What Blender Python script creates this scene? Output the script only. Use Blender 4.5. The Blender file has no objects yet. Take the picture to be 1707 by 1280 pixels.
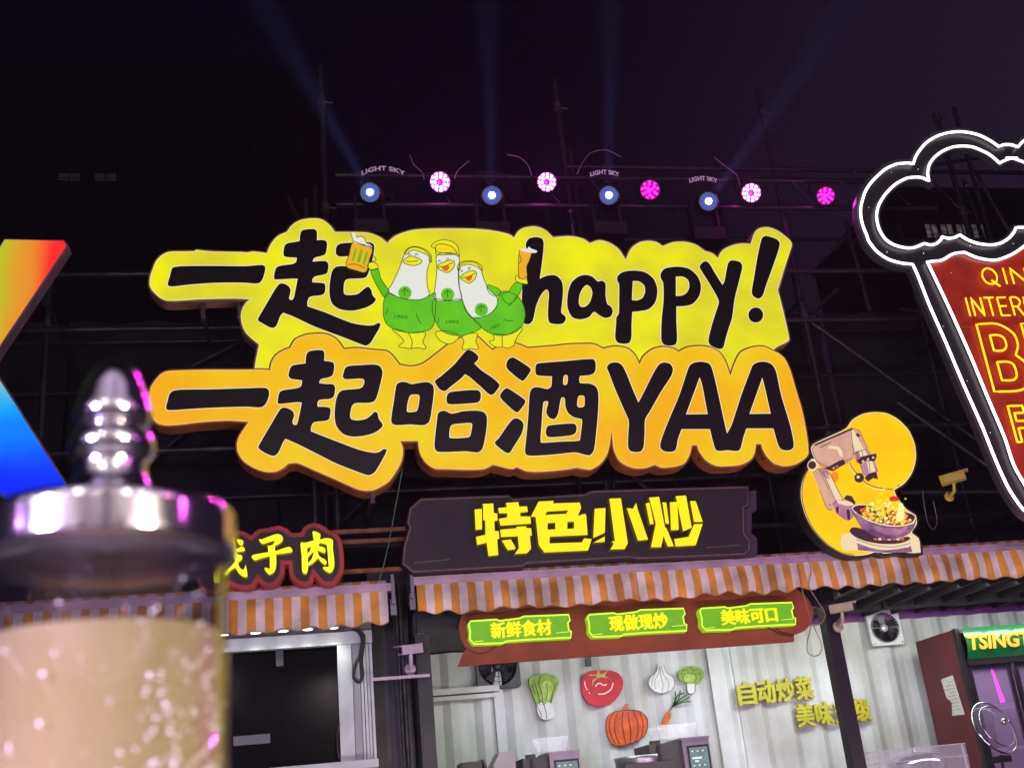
import bpy, math, random
from mathutils import Vector, Matrix
from mathutils.geometry import tessellate_polygon
random.seed(7)
R = math.radians
scn = bpy.context.scene
col = scn.collection

# ------------------------------------------------------------------ camera, world, lights, exposure
FPX, CX, CY = 1873.0, 853.5, 640.0                 # focal length and centre, in photo pixels
_up = Vector((-483, 4790, -FPX)).normalized()
_rt = Vector((9547, 230, -FPX)); _rt = (_rt - _rt.dot(_up) * _up).normalized()
_fw = _up.cross(_rt)
EYE = Vector((0, 0, 1.25))
ROT = Matrix((_rt, _fw, _up))                       # camera axes -> place axes (x along the stalls, y into the picture)

def P(u, v, Y):
    """point of the vertical plane y = Y that the photo pixel (u, v) looks at"""
    d = ROT @ Vector((u - CX, CY - v, -FPX))
    return EYE + d * (Y / d.y)

cam_d = bpy.data.cameras.new('camera'); cam = bpy.data.objects.new('camera', cam_d); col.objects.link(cam)
cam.matrix_world = Matrix.Translation(EYE) @ ROT.to_4x4()
cam_d.sensor_width = 36; cam_d.lens = 36 * FPX / 1707; cam_d.clip_start = 0.02; cam_d.clip_end = 600
cam_d.dof.use_dof = True; cam_d.dof.focus_distance = 8.6; cam_d.dof.aperture_fstop = 7.5
scn.camera = cam

def lin(c):
    return tuple(((x / 255) / 12.92 if x / 255 <= .04045 else ((x / 255 + .055) / 1.055) ** 2.4) for x in c)

w = bpy.data.worlds.new('World'); scn.world = w; w.use_nodes = True
nt = w.node_tree; nt.nodes.clear()
out = nt.nodes.new('ShaderNodeOutputWorld'); bg = nt.nodes.new('ShaderNodeBackground')
sky = nt.nodes.new('ShaderNodeTexSky'); sky.sky_type = 'NISHITA'; sky.sun_disc = False
sky.sun_elevation = R(-8); sky.sun_rotation = R(60)
# town glow in the night air: violet towards the festival's stage (right), blue black to the left
tc = nt.nodes.new('ShaderNodeTexCoord'); sp = nt.nodes.new('ShaderNodeSeparateXYZ')
mr = nt.nodes.new('ShaderNodeMapRange'); mr.interpolation_type = 'SMOOTHSTEP'
mr.inputs['From Min'].default_value = .17; mr.inputs['From Max'].default_value = .70
mx = nt.nodes.new('ShaderNodeMix'); mx.data_type = 'RGBA'
mx.inputs['A'].default_value = (*lin((1, 1, 8)), 1); mx.inputs['B'].default_value = (*lin((33, 24, 41)), 1)
ad = nt.nodes.new('ShaderNodeMix'); ad.data_type = 'RGBA'; ad.blend_type = 'ADD'; ad.inputs['Factor'].default_value = .02
nt.links.new(tc.outputs['Generated'], sp.inputs[0]); nt.links.new(sp.outputs['X'], mr.inputs['Value'])
nt.links.new(mr.outputs[0], mx.inputs['Factor']); nt.links.new(mx.outputs['Result'], ad.inputs['A'])
nt.links.new(sky.outputs[0], ad.inputs['B']); nt.links.new(ad.outputs['Result'], bg.inputs['Color'])
bg.inputs['Strength'].default_value = 1.0
nt.links.new(bg.outputs[0], out.inputs['Surface'])

def lamp(name, kind, loc, energy, color, target=None, **kw):
    d = bpy.data.lights.new(name, kind); d.energy = energy; d.color = color
    for k, v in kw.items(): setattr(d, k, v)
    o = bpy.data.objects.new(name, d); col.objects.link(o); o.location = loc
    if target is not None:
        o.rotation_euler = (Vector(target) - Vector(loc)).to_track_quat('-Z', 'Y').to_euler()
    return o
# the festival stage and its floodlights behind and beside the photographer, then added fill lamps
lamp('stage_wash', 'AREA', (5.5, -9, 6.0), 95, (1.0, .78, .95), (3, 8, 2.4), shape='RECTANGLE', size=2.0, size_y=.7)
lamp('stage_magenta', 'AREA', (9.5, -2.0, 4.6), 40, (.95, .12, 1.0), (5.5, 8, 2.4), shape='DISK', size=.6)
lamp('stage_spot', 'POINT', (-1.2, -2.2, 3.6), 26, (1, .93, .97), shadow_soft_size=.12)
for i, (x, y, z, e, c) in enumerate([(.9, -1.6, 2.9, 22, (1, .97, .95)), (2.4, -2.6, 3.6, 30, (1, .96, .92)), (-2.6, -3.2, 3.5, 22, (.95, 1, .9)),
                                     (3.6, -1.5, 3.8, 16, (1, .1, .8)), (1.6, -4.5, 3.4, 24, (1, .94, .9)), (-.5, -5, 4.2, 26, (1, .98, .95)),
                                     (-3.5, -.6, 2.3, 10, (.75, .35, 1)), (2.2, -.5, 2.7, 7, (1, .15, .75))]):
    lamp('festoon_lamp', 'POINT', (x, y, z), e * .55, c, shadow_soft_size=.07)
lamp('awning_fill', 'AREA', (1.4, 5.0, .35), 52, (1.0, .84, .90), (1.4, 7.8, 2.9), shape='RECTANGLE', size=2.4, size_y=.2)  # unseen fills added low down to brighten the awnings
lamp('awning_fill', 'AREA', (4.6, 5.0, .35), 72, (1.0, .77, .93), (4.8, 7.8, 2.9), shape='RECTANGLE', size=2.6, size_y=.2)
lamp('wall_fill_magenta', 'SPOT', (3.0, 5.2, .95), 75, (.85, .15, 1.0), (2.9, 10, 1.75), spot_size=R(42), spot_blend=1, shadow_soft_size=.05)  # added unseen fill putting violet light on the stall wall
lamp('drink_fill_left', 'AREA', (-1.9, -1.2, 1.9), 290, (.66, .48, 1.0), (-.1, .6, 1.3), shape='DISK', size=.5)  # unseen pair of fills added to tint and brighten the drink
lamp('drink_fill_right', 'AREA', (1.5, -1.3, 1.7), 80, (1.0, .92, .66), (-.1, .6, 1.3), shape='DISK', size=.4)
scn.view_settings.view_transform = 'Standard'; scn.view_settings.look = 'None'
scn.view_settings.exposure = 0; scn.view_settings.gamma = 1; scn.view_settings.use_curve_mapping = False
scn.cycles.use_denoising = True
scn.cycles.max_bounces = 8; scn.cycles.volume_bounces = 0; scn.cycles.sample_clamp_indirect = 4
scn.cycles.transparent_max_bounces = 12

# ------------------------------------------------------------------ materials
MATS = {}
def mat(name, color=(128, 128, 128), rough=.5, metal=0, emit=None, es=1.0, var=0, vscale=8, bump=0, bscale=60, alpha=1,
        trans=0, color2=None, ior=1.45, coat=0, evar=0, evscale=1.5, emit2=None):
    if name in MATS: return MATS[name]
    m = bpy.data.materials.new(name); m.use_nodes = True; MATS[name] = m
    n = m.node_tree; b = n.nodes['Principled BSDF']; L = n.links.new
    b.inputs['Base Color'].default_value = (*lin(color), 1)
    b.inputs['Roughness'].default_value = rough; b.inputs['Metallic'].default_value = metal
    b.inputs['IOR'].default_value = ior; b.inputs['Alpha'].default_value = alpha
    b.inputs['Transmission Weight'].default_value = trans; b.inputs['Coat Weight'].default_value = coat
    t = n.nodes.new('ShaderNodeTexCoord')
    if var or color2:
        no = n.nodes.new('ShaderNodeTexNoise'); no.inputs['Scale'].default_value = vscale; no.inputs['Detail'].default_value = 5
        L(t.outputs['Object'], no.inputs['Vector'])
        rp = n.nodes.new('ShaderNodeMapRange'); rp.inputs['From Min'].default_value = .35; rp.inputs['From Max'].default_value = .65
        L(no.outputs['Fac'], rp.inputs['Value'])
        k = n.nodes.new('ShaderNodeMix'); k.data_type = 'RGBA'
        k.inputs['A'].default_value = (*lin(color), 1)
        c2 = color2 or tuple(x * (1 - var) for x in color)
        k.inputs['B'].default_value = (*lin(c2), 1)
        L(rp.outputs[0], k.inputs['Factor']); L(k.outputs['Result'], b.inputs['Base Color'])
        r2 = n.nodes.new('ShaderNodeMapRange'); r2.inputs['To Min'].default_value = max(0, rough - .08); r2.inputs['To Max'].default_value = min(1, rough + .12)
        L(no.outputs['Fac'], r2.inputs['Value']); L(r2.outputs[0], b.inputs['Roughness'])
    if bump:
        nb = n.nodes.new('ShaderNodeTexNoise'); nb.inputs['Scale'].default_value = bscale; nb.inputs['Detail'].default_value = 4
        L(t.outputs['Object'], nb.inputs['Vector'])
        bp = n.nodes.new('ShaderNodeBump'); bp.inputs['Strength'].default_value = bump; bp.inputs['Distance'].default_value = .01
        L(nb.outputs['Fac'], bp.inputs['Height']); L(bp.outputs[0], b.inputs['Normal'])
    if emit:
        b.inputs['Emission Color'].default_value = (*lin(emit), 1); b.inputs['Emission Strength'].default_value = es
        if emit2:      # uneven LED backlight behind a diffuser
            no = n.nodes.new('ShaderNodeTexNoise'); no.inputs['Scale'].default_value = evscale; no.inputs['Detail'].default_value = 2
            L(t.outputs['Object'], no.inputs['Vector'])
            rp = n.nodes.new('ShaderNodeMapRange'); rp.inputs['From Min'].default_value = .35; rp.inputs['From Max'].default_value = .65
            L(no.outputs['Fac'], rp.inputs['Value'])
            k = n.nodes.new('ShaderNodeMix'); k.data_type = 'RGBA'
            k.inputs['A'].default_value = (*lin(emit), 1); k.inputs['B'].default_value = (*lin(emit2), 1)
            L(rp.outputs[0], k.inputs['Factor']); L(k.outputs['Result'], b.inputs['Emission Color'])
    return m

def lit(name, c, s=1.0, c2=None, sc=1.5):
    return mat(name, tuple(x * .18 for x in c), .5, emit=c, es=s, emit2=c2, evscale=sc)

# ------------------------------------------------------------------ mesh helpers
def empty(name, label, cat, loc, group=None):
    o = bpy.data.objects.new(name, None); col.objects.link(o); o.location = loc; o.empty_display_size = .2
    o['label'] = label; o['category'] = cat
    if group: o['group'] = group
    return o

def tag(o, label, cat, group=None):
    o['label'] = label; o['category'] = cat
    if group: o['group'] = group
    return o

def wloc(o):
    v = Vector((0, 0, 0))
    while o is not None: v = v + o.location; o = o.parent
    return v

class MB:
    def __init__(s): s.v = []; s.f = []; s.mi = []; s.sm = []
    def add(s, vs, fs, mi=0, smooth=False):
        b = len(s.v); s.v += [Vector(p) for p in vs]
        for f in fs: s.f.append([b + i for i in f]); s.mi.append(mi); s.sm.append(smooth)
        return s
    def box(s, a, b, mi=0, rot=None, bev=0):
        x0, y0, z0 = [min(a[i], b[i]) for i in range(3)]; x1, y1, z1 = [max(a[i], b[i]) for i in range(3)]
        vs = [Vector(p) for p in ((x0, y0, z0), (x1, y0, z0), (x1, y1, z0), (x0, y1, z0), (x0, y0, z1), (x1, y0, z1), (x1, y1, z1), (x0, y1, z1))]
        if rot:
            c, m = rot; vs = [Vector(c) + m @ (p - Vector(c)) for p in vs]
        return s.add(vs, [(0, 3, 2, 1), (4, 5, 6, 7), (0, 1, 5, 4), (1, 2, 6, 5), (2, 3, 7, 6), (3, 0, 4, 7)], mi)
    def tube(s, pts, r, n=8, mi=0, closed=False, cap=True):
        pts = [Vector(p) for p in pts]; k = len(pts); rings = []; ref = None
        for i, p in enumerate(pts):
            if closed: t = pts[(i + 1) % k] - pts[i - 1]
            else: t = pts[min(i + 1, k - 1)] - pts[max(i - 1, 0)]
            t.normalize()
            if ref is None: ref = Vector((0, 0, 1)) if abs(t.z) < .9 else Vector((1, 0, 0))
            a = (ref - ref.dot(t) * t)
            if a.length < 1e-4: a = t.orthogonal()
            a.normalize(); ref = a; b = t.cross(a)
            rr = r[i] if isinstance(r, (list, tuple)) else r
            rings.append([p + (a * math.cos(2 * math.pi * j / n) + b * math.sin(2 * math.pi * j / n)) * rr for j in range(n)])
        vs = [q for ring in rings for q in ring]; fs = []
        for i in range(k if closed else k - 1):
            i2 = (i + 1) % k
            for j in range(n):
                fs.append((i * n + j, i * n + (j + 1) % n, i2 * n + (j + 1) % n, i2 * n + j))
        s.add(vs, fs, mi, True)
        if cap and not closed:
            s.add(rings[0], [tuple(range(n - 1, -1, -1))], mi); s.add(rings[-1], [tuple(range(n))], mi)
        return s
    def lathe(s, prof, c, n=48, axis=None, mi=0, smooth=True):
        """prof: (radius, height) pairs; about an axis (default z) through c"""
        ax = Vector(axis or (0, 0, 1)).normalized(); a = ax.orthogonal().normalized(); b = ax.cross(a); c = Vector(c)
        vs = []; fs = []
        for (r, h) in prof:
            for j in range(n):
                t = 2 * math.pi * j / n
                vs.append(c + ax * h + (a * math.cos(t) + b * math.sin(t)) * r)
        for i in range(len(prof) - 1):
            for j in range(n):
                fs.append((i * n + j, i * n + (j + 1) % n, (i + 1) * n + (j + 1) % n, (i + 1) * n + j))
        s.add(vs, fs, mi, smooth)
        return s
    def build(s, name, m, parent=None):
        me = bpy.data.meshes.new(name)
        if parent is not None: org = wloc(parent)
        else:
            xs = [p.x for p in s.v]; ys = [p.y for p in s.v]; zs = [p.z for p in s.v]
            org = Vector(((min(xs) + max(xs)) / 2, (min(ys) + max(ys)) / 2, min(zs)))
        me.from_pydata([p - org for p in s.v], [], s.f)
        for q, mi, sm in zip(me.polygons, s.mi, s.sm): q.material_index = mi; q.use_smooth = sm
        for mm in (m if isinstance(m, (list, tuple)) else [m]): me.materials.append(mm)
        me.update()
        o = bpy.data.objects.new(name, me); col.objects.link(o)
        if parent is not None: o.parent = parent
        else: o.location = org
        return o

def struct(o): o['kind'] = 'structure'; return o

def Z(ox, oy, s): return lambda x, y: (ox + x / s, oy + y / s)
I = lambda x, y: (x, y)
def S(txt, z=I):
    """'x,y x,y ...' traced points; a trailing c marks a corner"""
    r = []
    for t in txt.split():
        c = t.endswith('c'); a, b = t.rstrip('c').split(',')
        p = z(float(a), float(b)); r.append((p[0], p[1], c))
    return r
def spline(pts, sub=4, closed=True):
    n = len(pts); out = []
    rng = range(n) if closed else range(n - 1)
    def tan(i):
        if pts[i][2] or (not closed and i in (0, n - 1)): return None
        a = Vector(pts[(i + 1) % n][:2]) - Vector(pts[i - 1][:2])
        return a.normalized() if a.length > 1e-9 else None
    for i in rng:
        p0 = Vector(pts[i][:2]); p1 = Vector(pts[(i + 1) % n][:2]); d = (p1 - p0); L = d.length
        t0 = tan(i); t1 = tan((i + 1) % n)
        t0 = t0 * L if t0 is not None else d; t1 = t1 * L if t1 is not None else d
        # neighbouring very unequal spans: keep the curve tight
        for k in range(sub):
            t = k / sub
            out.append(p0 * (2 * t ** 3 - 3 * t ** 2 + 1) + t0 * .8 * (t ** 3 - 2 * t ** 2 + t) + p1 * (-2 * t ** 3 + 3 * t ** 2) + t1 * .8 * (t ** 3 - t ** 2))
    if not closed: out.append(Vector(pts[-1][:2]))
    return out
def hard(pts): return [Vector(p[:2]) for p in pts]
def area2(l): return sum(l[i].x * l[(i + 1) % len(l)].y - l[(i + 1) % len(l)].x * l[i].y for i in range(len(l))) / 2
def off(l, d):
    """offset a counter-clockwise loop outwards by d"""
    n = len(l); r = []
    for i in range(n):
        a = (l[i] - l[i - 1]); b = (l[(i + 1) % n] - l[i])
        if a.length < 1e-9: a = b.copy()
        if b.length < 1e-9: b = a.copy()
        a.normalize(); b.normalize()
        na = Vector((a.y, -a.x)); nb = Vector((b.y, -b.x)); m = na + nb
        if m.length < .3: m = na
        m.normalize(); c = max(.5, m.dot(na)); r.append(l[i] + m * (d / c))
    return r
def clean(l):
    r = []
    for p in l:
        if not r or (p - r[-1]).length > 1e-4: r.append(p)
    if (r[0] - r[-1]).length < 1e-4: r.pop()
    return r
def slab(mb, loops, y0, depth, mi=0, bev=0, side=None):
    """solid sheet: loops of (x, z); first outer, rest holes; front face at y0 (towards the viewer)"""
    L = []
    for k, l in enumerate(loops):
        l = clean([Vector(p) for p in l])
        if (area2(l) > 0) != (k == 0): l = l[::-1]
        L.append(l)
    front = [off(l, -bev) for l in L] if bev else L
    tri = tessellate_polygon([[Vector((p.x, p.y, 0)) for p in l] for l in front])
    flat = [p for l in front for p in l]
    vs = [Vector((p.x, y0, p.y)) for p in flat]
    fs = []
    for t in tri:
        a, b, c = (flat[i] for i in t)
        cr = (b - a).cross(c - a)
        fs.append(tuple(t) if cr > 0 else tuple(reversed(t)))
    mb.add(vs, fs, mi)
    sm = mi if side is None else side
    for l, fr in zip(L, front):
        n = len(l)
        ring0 = [Vector((p.x, y0, p.y)) for p in fr]; ring1 = [Vector((p.x, y0 + bev, p.y)) for p in l]
        ring2 = [Vector((p.x, y0 + depth, p.y)) for p in l]
        vs = ring0 + ring1 + ring2
        fs = []
        if bev: fs += [(i, n + i, n + (i + 1) % n, (i + 1) % n) for i in range(n)]
        fs += [(n + i, 2 * n + i, 2 * n + (i + 1) % n, n + (i + 1) % n) for i in range(n)]
        mb.add(vs, fs, sm)
    return mb
def W(l, Y): return [Vector((q.x, q.z)) for q in (P(p[0], p[1], Y) for p in l)]
def plate(name, loops, Y, depth, m, parent=None, smooth=True, grow=0, bev=0, sub=4):
    """sheet traced on the plane y = Y; loops: list of traced loops"""
    ls = []
    for k, l in enumerate(loops):
        q = W(spline(l, sub) if smooth else hard(l), Y)
        if grow:
            q = clean(q)
            if area2(q) < 0: q = q[::-1]
            q = off(q, grow if k == 0 else -grow)
        ls.append(q)
    mb = MB(); slab(mb, ls, Y, depth, 0, bev, 1 if isinstance(m, (list, tuple)) else None)
    return mb.build(name, m, parent)
def ribbon(mb, pts, w, y, closed=False, mi=0, t=.0012):
    """flat printed line of width w along (x, z) points"""
    n = len(pts); 
    if n < 2: return
    L = []; Rr = []
    for i in range(n):
        a = pts[(i + 1) % n] - pts[i - 1] if closed else pts[min(i + 1, n - 1)] - pts[max(i - 1, 0)]
        if a.length < 1e-9: a = Vector((1, 0))
        a.normalize(); nn = Vector((-a.y, a.x)) * w / 2
        L.append(pts[i] + nn); Rr.append(pts[i] - nn)
    vs = [Vector((p.x, y, p.y)) for p in L] + [Vector((p.x, y, p.y)) for p in Rr] + [Vector((p.x, y + t, p.y)) for p in L] + [Vector((p.x, y + t, p.y)) for p in Rr]
    fs = []
    for i in range(n if closed else n - 1):
        j = (i + 1) % n
        fs += [(i, n + i, n + j, j), (i, j, 2 * n + j, 2 * n + i), (n + j, n + i, 3 * n + i, 3 * n + j)]
    mb.add(vs, fs, mi)
def lines(name, strokes, Y, w, m, parent, z=I):
    """strokes: list of 'x,y ...' strings (append @ to close)"""
    mb = MB()
    for st in strokes:
        cl = st.endswith('@'); q = W(spline(S(st.rstrip('@'), z), 4, cl), Y)
        ribbon(mb, q, w, Y, cl)
    o = mb.build(name, m, parent)
    if len(strokes) > 1: o['kind'] = 'stuff'
    return o
def boldtext(mb, body, x0, x1, z0, z1, y, depth, b, **kw):
    for k, (dx, dz) in enumerate(((0, 0), (b, 0), (-b, 0), (0, b * .6), (0, -b * .6), (b * .7, b * .4), (-b * .7, -b * .4), (b * .7, -b * .4), (-b * .7, b * .4))):
        textmesh(mb, body, x0 + dx, x1 + dx, z0 + dz, z1 + dz, y - .00015 * k, depth, 0, **kw)
def textmesh(mb, body, x0, x1, z0, z1, y, depth, offset=0, mi=0, lean=0, warp=None):
    c = bpy.data.curves.new('t', 'FONT'); c.body = body; c.extrude = .5; c.offset = offset; c.resolution_u = 3
    o = bpy.data.objects.new('t', c); col.objects.link(o)
    dg = bpy.context.evaluated_depsgraph_get(); me = bpy.data.meshes.new_from_object(o.evaluated_get(dg))
    v = [p.co.copy() for p in me.vertices]; f = [tuple(p.vertices) for p in me.polygons]
    bpy.data.objects.remove(o); bpy.data.curves.remove(c); bpy.data.meshes.remove(me)
    if not v: return
    ax, bx = min(p.x for p in v), max(p.x for p in v); az, bz = min(p.y for p in v), max(p.y for p in v)
    q = []
    for p in v:
        h = (p.y - az) / (bz - az)
        x = x0 + (p.x - ax) / (bx - ax) * (x1 - x0) + lean * h * (z1 - z0); z = z0 + h * (z1 - z0)
        pt = Vector((x, y + (.5 - p.z) * depth, z))
        q.append(warp(pt) if warp else pt)
    mb.add(q, f, mi)
def circ(u, v, ru, rv=None, n=28):
    rv = rv or ru
    return [(u + ru * math.cos(2 * math.pi * i / n), v + rv * math.sin(2 * math.pi * i / n), False) for i in range(n)]

# ------------------------------------------------------------------ ground and far buildings
M_asph = mat('asphalt', (62, 58, 60), .75, var=.3, vscale=3, bump=.4, bscale=40)
g = MB(); g.add([(-150, -120, 0), (150, -120, 0), (150, 200, 0), (-150, 200, 0)], [(0, 1, 2, 3)]); struct(g.build('ground', M_asph))

M_con = mat('dark_concrete', (34, 31, 38), .9, var=.25, vscale=.6)
M_glassdk = mat('dark_window_glass', (14, 14, 18), .15)
def far_building(x0, x1, y, z1, label, litwin, M_win, xs, zs, ww, wh, dpt=12):
    t = empty('building', label, 'building', ((x0 + x1) / 2, y + dpt / 2, 0))
    MB().box((x0, y, 0), (x1, y + dpt, z1)).box((x0 - .2, y - .2, z1), (x1 + .2, y + dpt + .2, z1 + .35)).build('wall', M_con, t)
    for j, z in enumerate(zs):
        for i, cx in enumerate(xs):
            lt = (i, j) in litwin; h = ww / 2; fr = MB()
            for a, b, c, d in ((cx - h - .06, z - .06, cx + h + .06, z), (cx - h - .06, z + wh, cx + h + .06, z + wh + .06), (cx - h - .06, z, cx - h, z + wh), (cx + h, z, cx + h + .06, z + wh), (cx - .04, z, cx + .04, z + wh), (cx - h, z + wh * .3, cx + h, z + wh * .3 + .05)):
                fr.box((a, y - .1, b), (c, y - .004, d))
            fo = fr.build('window', M_glassdk, t)
            MB().box((cx - h, y - .05, z), (cx + h, y - .01, z + wh)).build('pane', M_win if lt else M_glassdk, fo)
    return t
a = P(115, 302, 95); b = P(176, 302, 95)
far_building(a.x - 9, a.x + 24, 95, a.z + 13, 'dark tall block on the left with two faintly lit windows', {(2, 1), (3, 1)},
             lit('window_dim', (23, 24, 27)), [a.x - 6.2, a.x - 3.1, a.x, b.x, b.x + 3.1, b.x + 6.2, b.x + 9.3, b.x + 12.4], [a.z - 3.2, a.z, a.z + 3.2], 1.9, .8)
a = P(1556, 400, 60)
far_building(a.x - 2.4, a.x + 26, 60, a.z + 3.6, 'dark building behind the neon glass sign with lit barred windows', {(0, 1), (1, 1), (2, 1), (3, 1)},
             lit('window_warm', (92, 82, 86), 1, (44, 38, 42), 3), [a.x + k * 1.15 for k in range(12)], [a.z - 2.6, a.z], .85, 1.15)

# ------------------------------------------------------------------ scaffolding
M_tube = mat('scaffold_steel', (64, 61, 65), .45, metal=.7, var=.3, vscale=12)
M_frame = mat('container_frame_black', (24, 24, 28), .4, var=.2, vscale=8)
M_coup = mat('coupler_steel', (100, 92, 88), .5, metal=.8, var=.4, vscale=40)
sc = empty('scaffolding', 'tall tube scaffolding carrying the glowing signs and the row of stage lights', 'scaffolding', (3, 8.7, 0))
YF, YB = 8.25, 9.45
def xof(u, v, Y): return P(u, v, Y).x
cols_x = [xof(75, 600, YF), xof(538, 220, YF), xof(932, 200, YF), xof(1335, 500, YF), xof(1640, 480, YF) + .0, xof(1640, 480, YF) + 1.9]
cols_x.insert(0, cols_x[0] - 1.9)
tops = [5.6, P(80, 468, YF).z, P(535, 108, YF).z, P(922, 133, YF).z, P(1275, 153, YF).z, 7.2, 7.0]
for i, (x, zt) in enumerate(zip(cols_x, tops)):
    p = MB().tube([(x, YF, 2.86), (x, YF, zt)], .024, 10).build('standard_pole', M_tube, sc)
    zz = 2.95
    while zz < zt:
        c = MB().tube([(x, YF, zz), (x, YF, zz + .09)], .036, 10); c.tube([(x, YF - .02, zz + .04), (x + .09, YF - .02, zz + .03)], .009, 5); zz += 1.05
        c.build('coupler', M_coup, p)
    MB().tube([(x + (.1 if i % 2 else -.05), YB, 2.86), (x + (.1 if i % 2 else -.05), YB, zt - (.5 if i != 4 else .35))], .024, 10).build('standard_pole', M_tube, sc)
MB().tube([(cols_x[2] - .16, YF + .12, 2.86), (cols_x[2] - .16, YF + .12, P(505, 320, YF).z)], .022, 8).build('standard_pole', M_tube, sc)
MB().tube([(cols_x[3] + .12, YF + .2, 2.86), (cols_x[3] + .12, YF + .2, 6.9)], .022, 8).build('standard_pole', M_tube, sc)
x1590 = xof(1590, 180, YF + .6)
MB().tube([(x1590, YF + .6, 2.86), (x1590, YF + .6, P(1590, 178, YF + .6).z)], .022, 8).build('standard_pole', M_tube, sc)
for z in (3.25, 3.35 + .7, P(1350, 537, YF).z, P(1350, 456, YF).z, 6.55):
    xs_ = cols_x[3] if z == 6.55 else cols_x[0]
    MB().tube([(xs_, YF - .05, z), (cols_x[-1], YF - .05, z)], .022, 8).build('ledger', M_tube, sc)
    MB().tube([(xs_, YB + .05, z), (cols_x[-1], YB + .05, z)], .022, 8).build('ledger', M_tube, sc)
for i, x in enumerate(cols_x):
    for z in (3.3, 5.2):
        MB().tube([(x, YF - .1, z + .05), (x, YB + .1, z + .05)], .022, 8).build('transom', M_tube, sc)
def brace(u0, v0, u1, v1, Y): MB().tube([P(u0, v0, Y), P(u1, v1, Y)], .02, 8).build('brace', M_tube, sc)
brace(1345, 456, 1418, 388, YF + .08); brace(1350, 524, 1396, 482, YF + .06); brace(1352, 537, 1645, 745, YF + .08)
brace(1495, 670, 1655, 782, YF - .08); brace(1618, 272, 1700, 420, YF + .1); brace(1560, 275, 1640, 262, YF + .7); brace(1500, 515, 1545, 520, YB)
brace(1606, 300, 1640, 400, YB); brace(480, 330, 560, 500, YB); brace(300, 620, 500, 520, YB); brace(640, 800, 560, 880, YB)
brace(1050, 790, 1130, 860, YB); brace(1410, 370, 1450, 520, YF + .3); brace(150, 860, 330, 700, YB)
brace(1500, 820, 1707, 818, YF); brace(1320, 450, 1350, 610, YB)

# dark shade netting tied behind the scaffold, in separate hung sheets
M_net = mat('shade_net', (20, 15, 22), .95, var=.3, vscale=4, bump=.5, bscale=25)
nt_ = empty('shade_netting', 'black shade netting hung in sheets behind the scaffolding poles', 'netting', (3, 9.6, 2.7))
xa = cols_x[0]
while xa < cols_x[-1] + 1:
    mb = MB(); nx, nz = 10, 8; vs = []
    wd = 1.78
    for j in range(nz + 1):
        for i in range(nx + 1):
            vs.append((xa + wd * i / nx, 9.62 + .05 * math.sin(i * 1.9 + j * .7 + xa) + .03 * math.sin(j * 2.1), 2.75 + 3.0 * j / nz))
    mb.add(vs, [(j * (nx + 1) + i, j * (nx + 1) + i + 1, (j + 1) * (nx + 1) + i + 1, (j + 1) * (nx + 1) + i) for j in range(nz) for i in range(nx)], 0, True)
    mb.build('net_sheet', M_net, nt_); xa += 1.8

# ------------------------------------------------------------------ big double sign
YS = 7.6
z1 = Z(230, 350, 4.064); z2 = Z(570, 370, 5.334); z3 = Z(850, 360, 3.414); z4 = Z(230, 560, 4.064); z5 = Z(620, 560, 4.064); z6 = Z(980, 560, 4.064)
M_case = mat('sign_case_brown', (150, 110, 84), .45, var=.25, vscale=6)
M_yel = lit('sign_yellow', (240, 236, 8), 1, (216, 206, 38), 1.9)
M_org = lit('sign_orange', (240, 206, 16), 1, (244, 172, 2), 1.25)
M_blk = mat('letter_black', (22, 17, 19), .35, var=.2, vscale=5)
M_halo = lit('letter_edge_light', (248, 232, 200), .95)
c0 = P(800, 780, YS)
big = empty('sign', 'large yellow and orange lit sign with fat black brush lettering and cartoon birds', 'sign', (c0.x, YS, c0.z))
yel = (S('78,500 85,440 100,400 120,350 150,315 185,292 220,283 300,281 380,280c 395,270c 480,280 600,284 700,285 740,288 780,282 875,293c 890,250 915,210 950,175 1010,148c 1030,118 1060,90 1100,70 1150,60 1210,58 1255,70 1300,105 1335,150c 1440,150 1560,155 1640,185 1690,225c', z1)
       + S('430,160 470,128 520,105 580,85 650,70 750,62 850,60 980,60 1100,60 1200,64 1300,72 1370,83 1430,95 1490,112 1530,140c', z2)
       + S('45,90 70,72 95,65 125,60 150,62 180,70 210,88 245,122c 330,115 380,120 420,132 455,155c 510,138 570,155 620,190 660,250c 678,205 700,175 740,150 790,142 835,150 870,172c 930,150 1000,148 1060,165 1110,200c 1150,212 1185,240c 1198,210 1220,188 1260,170 1310,158 1370,160c 1385,115 1400,85 1425,70 1470,65 1520,82 1560,110 1590,135 1605,160 1595,200 1565,290 1525,420c 1560,560 1590,700 1580,715 1500,765 1500,960', z3)
       + S('900,1180 885,1085 790,1072c 800,1010 820,910c 770,870 735,835 710,790 697,730 700,690 720,645 745,615 765,605c 680,600 600,600 500,602 400,605 310,612 230,615 190,612 150,595 115,565 90,535', z1))
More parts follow.
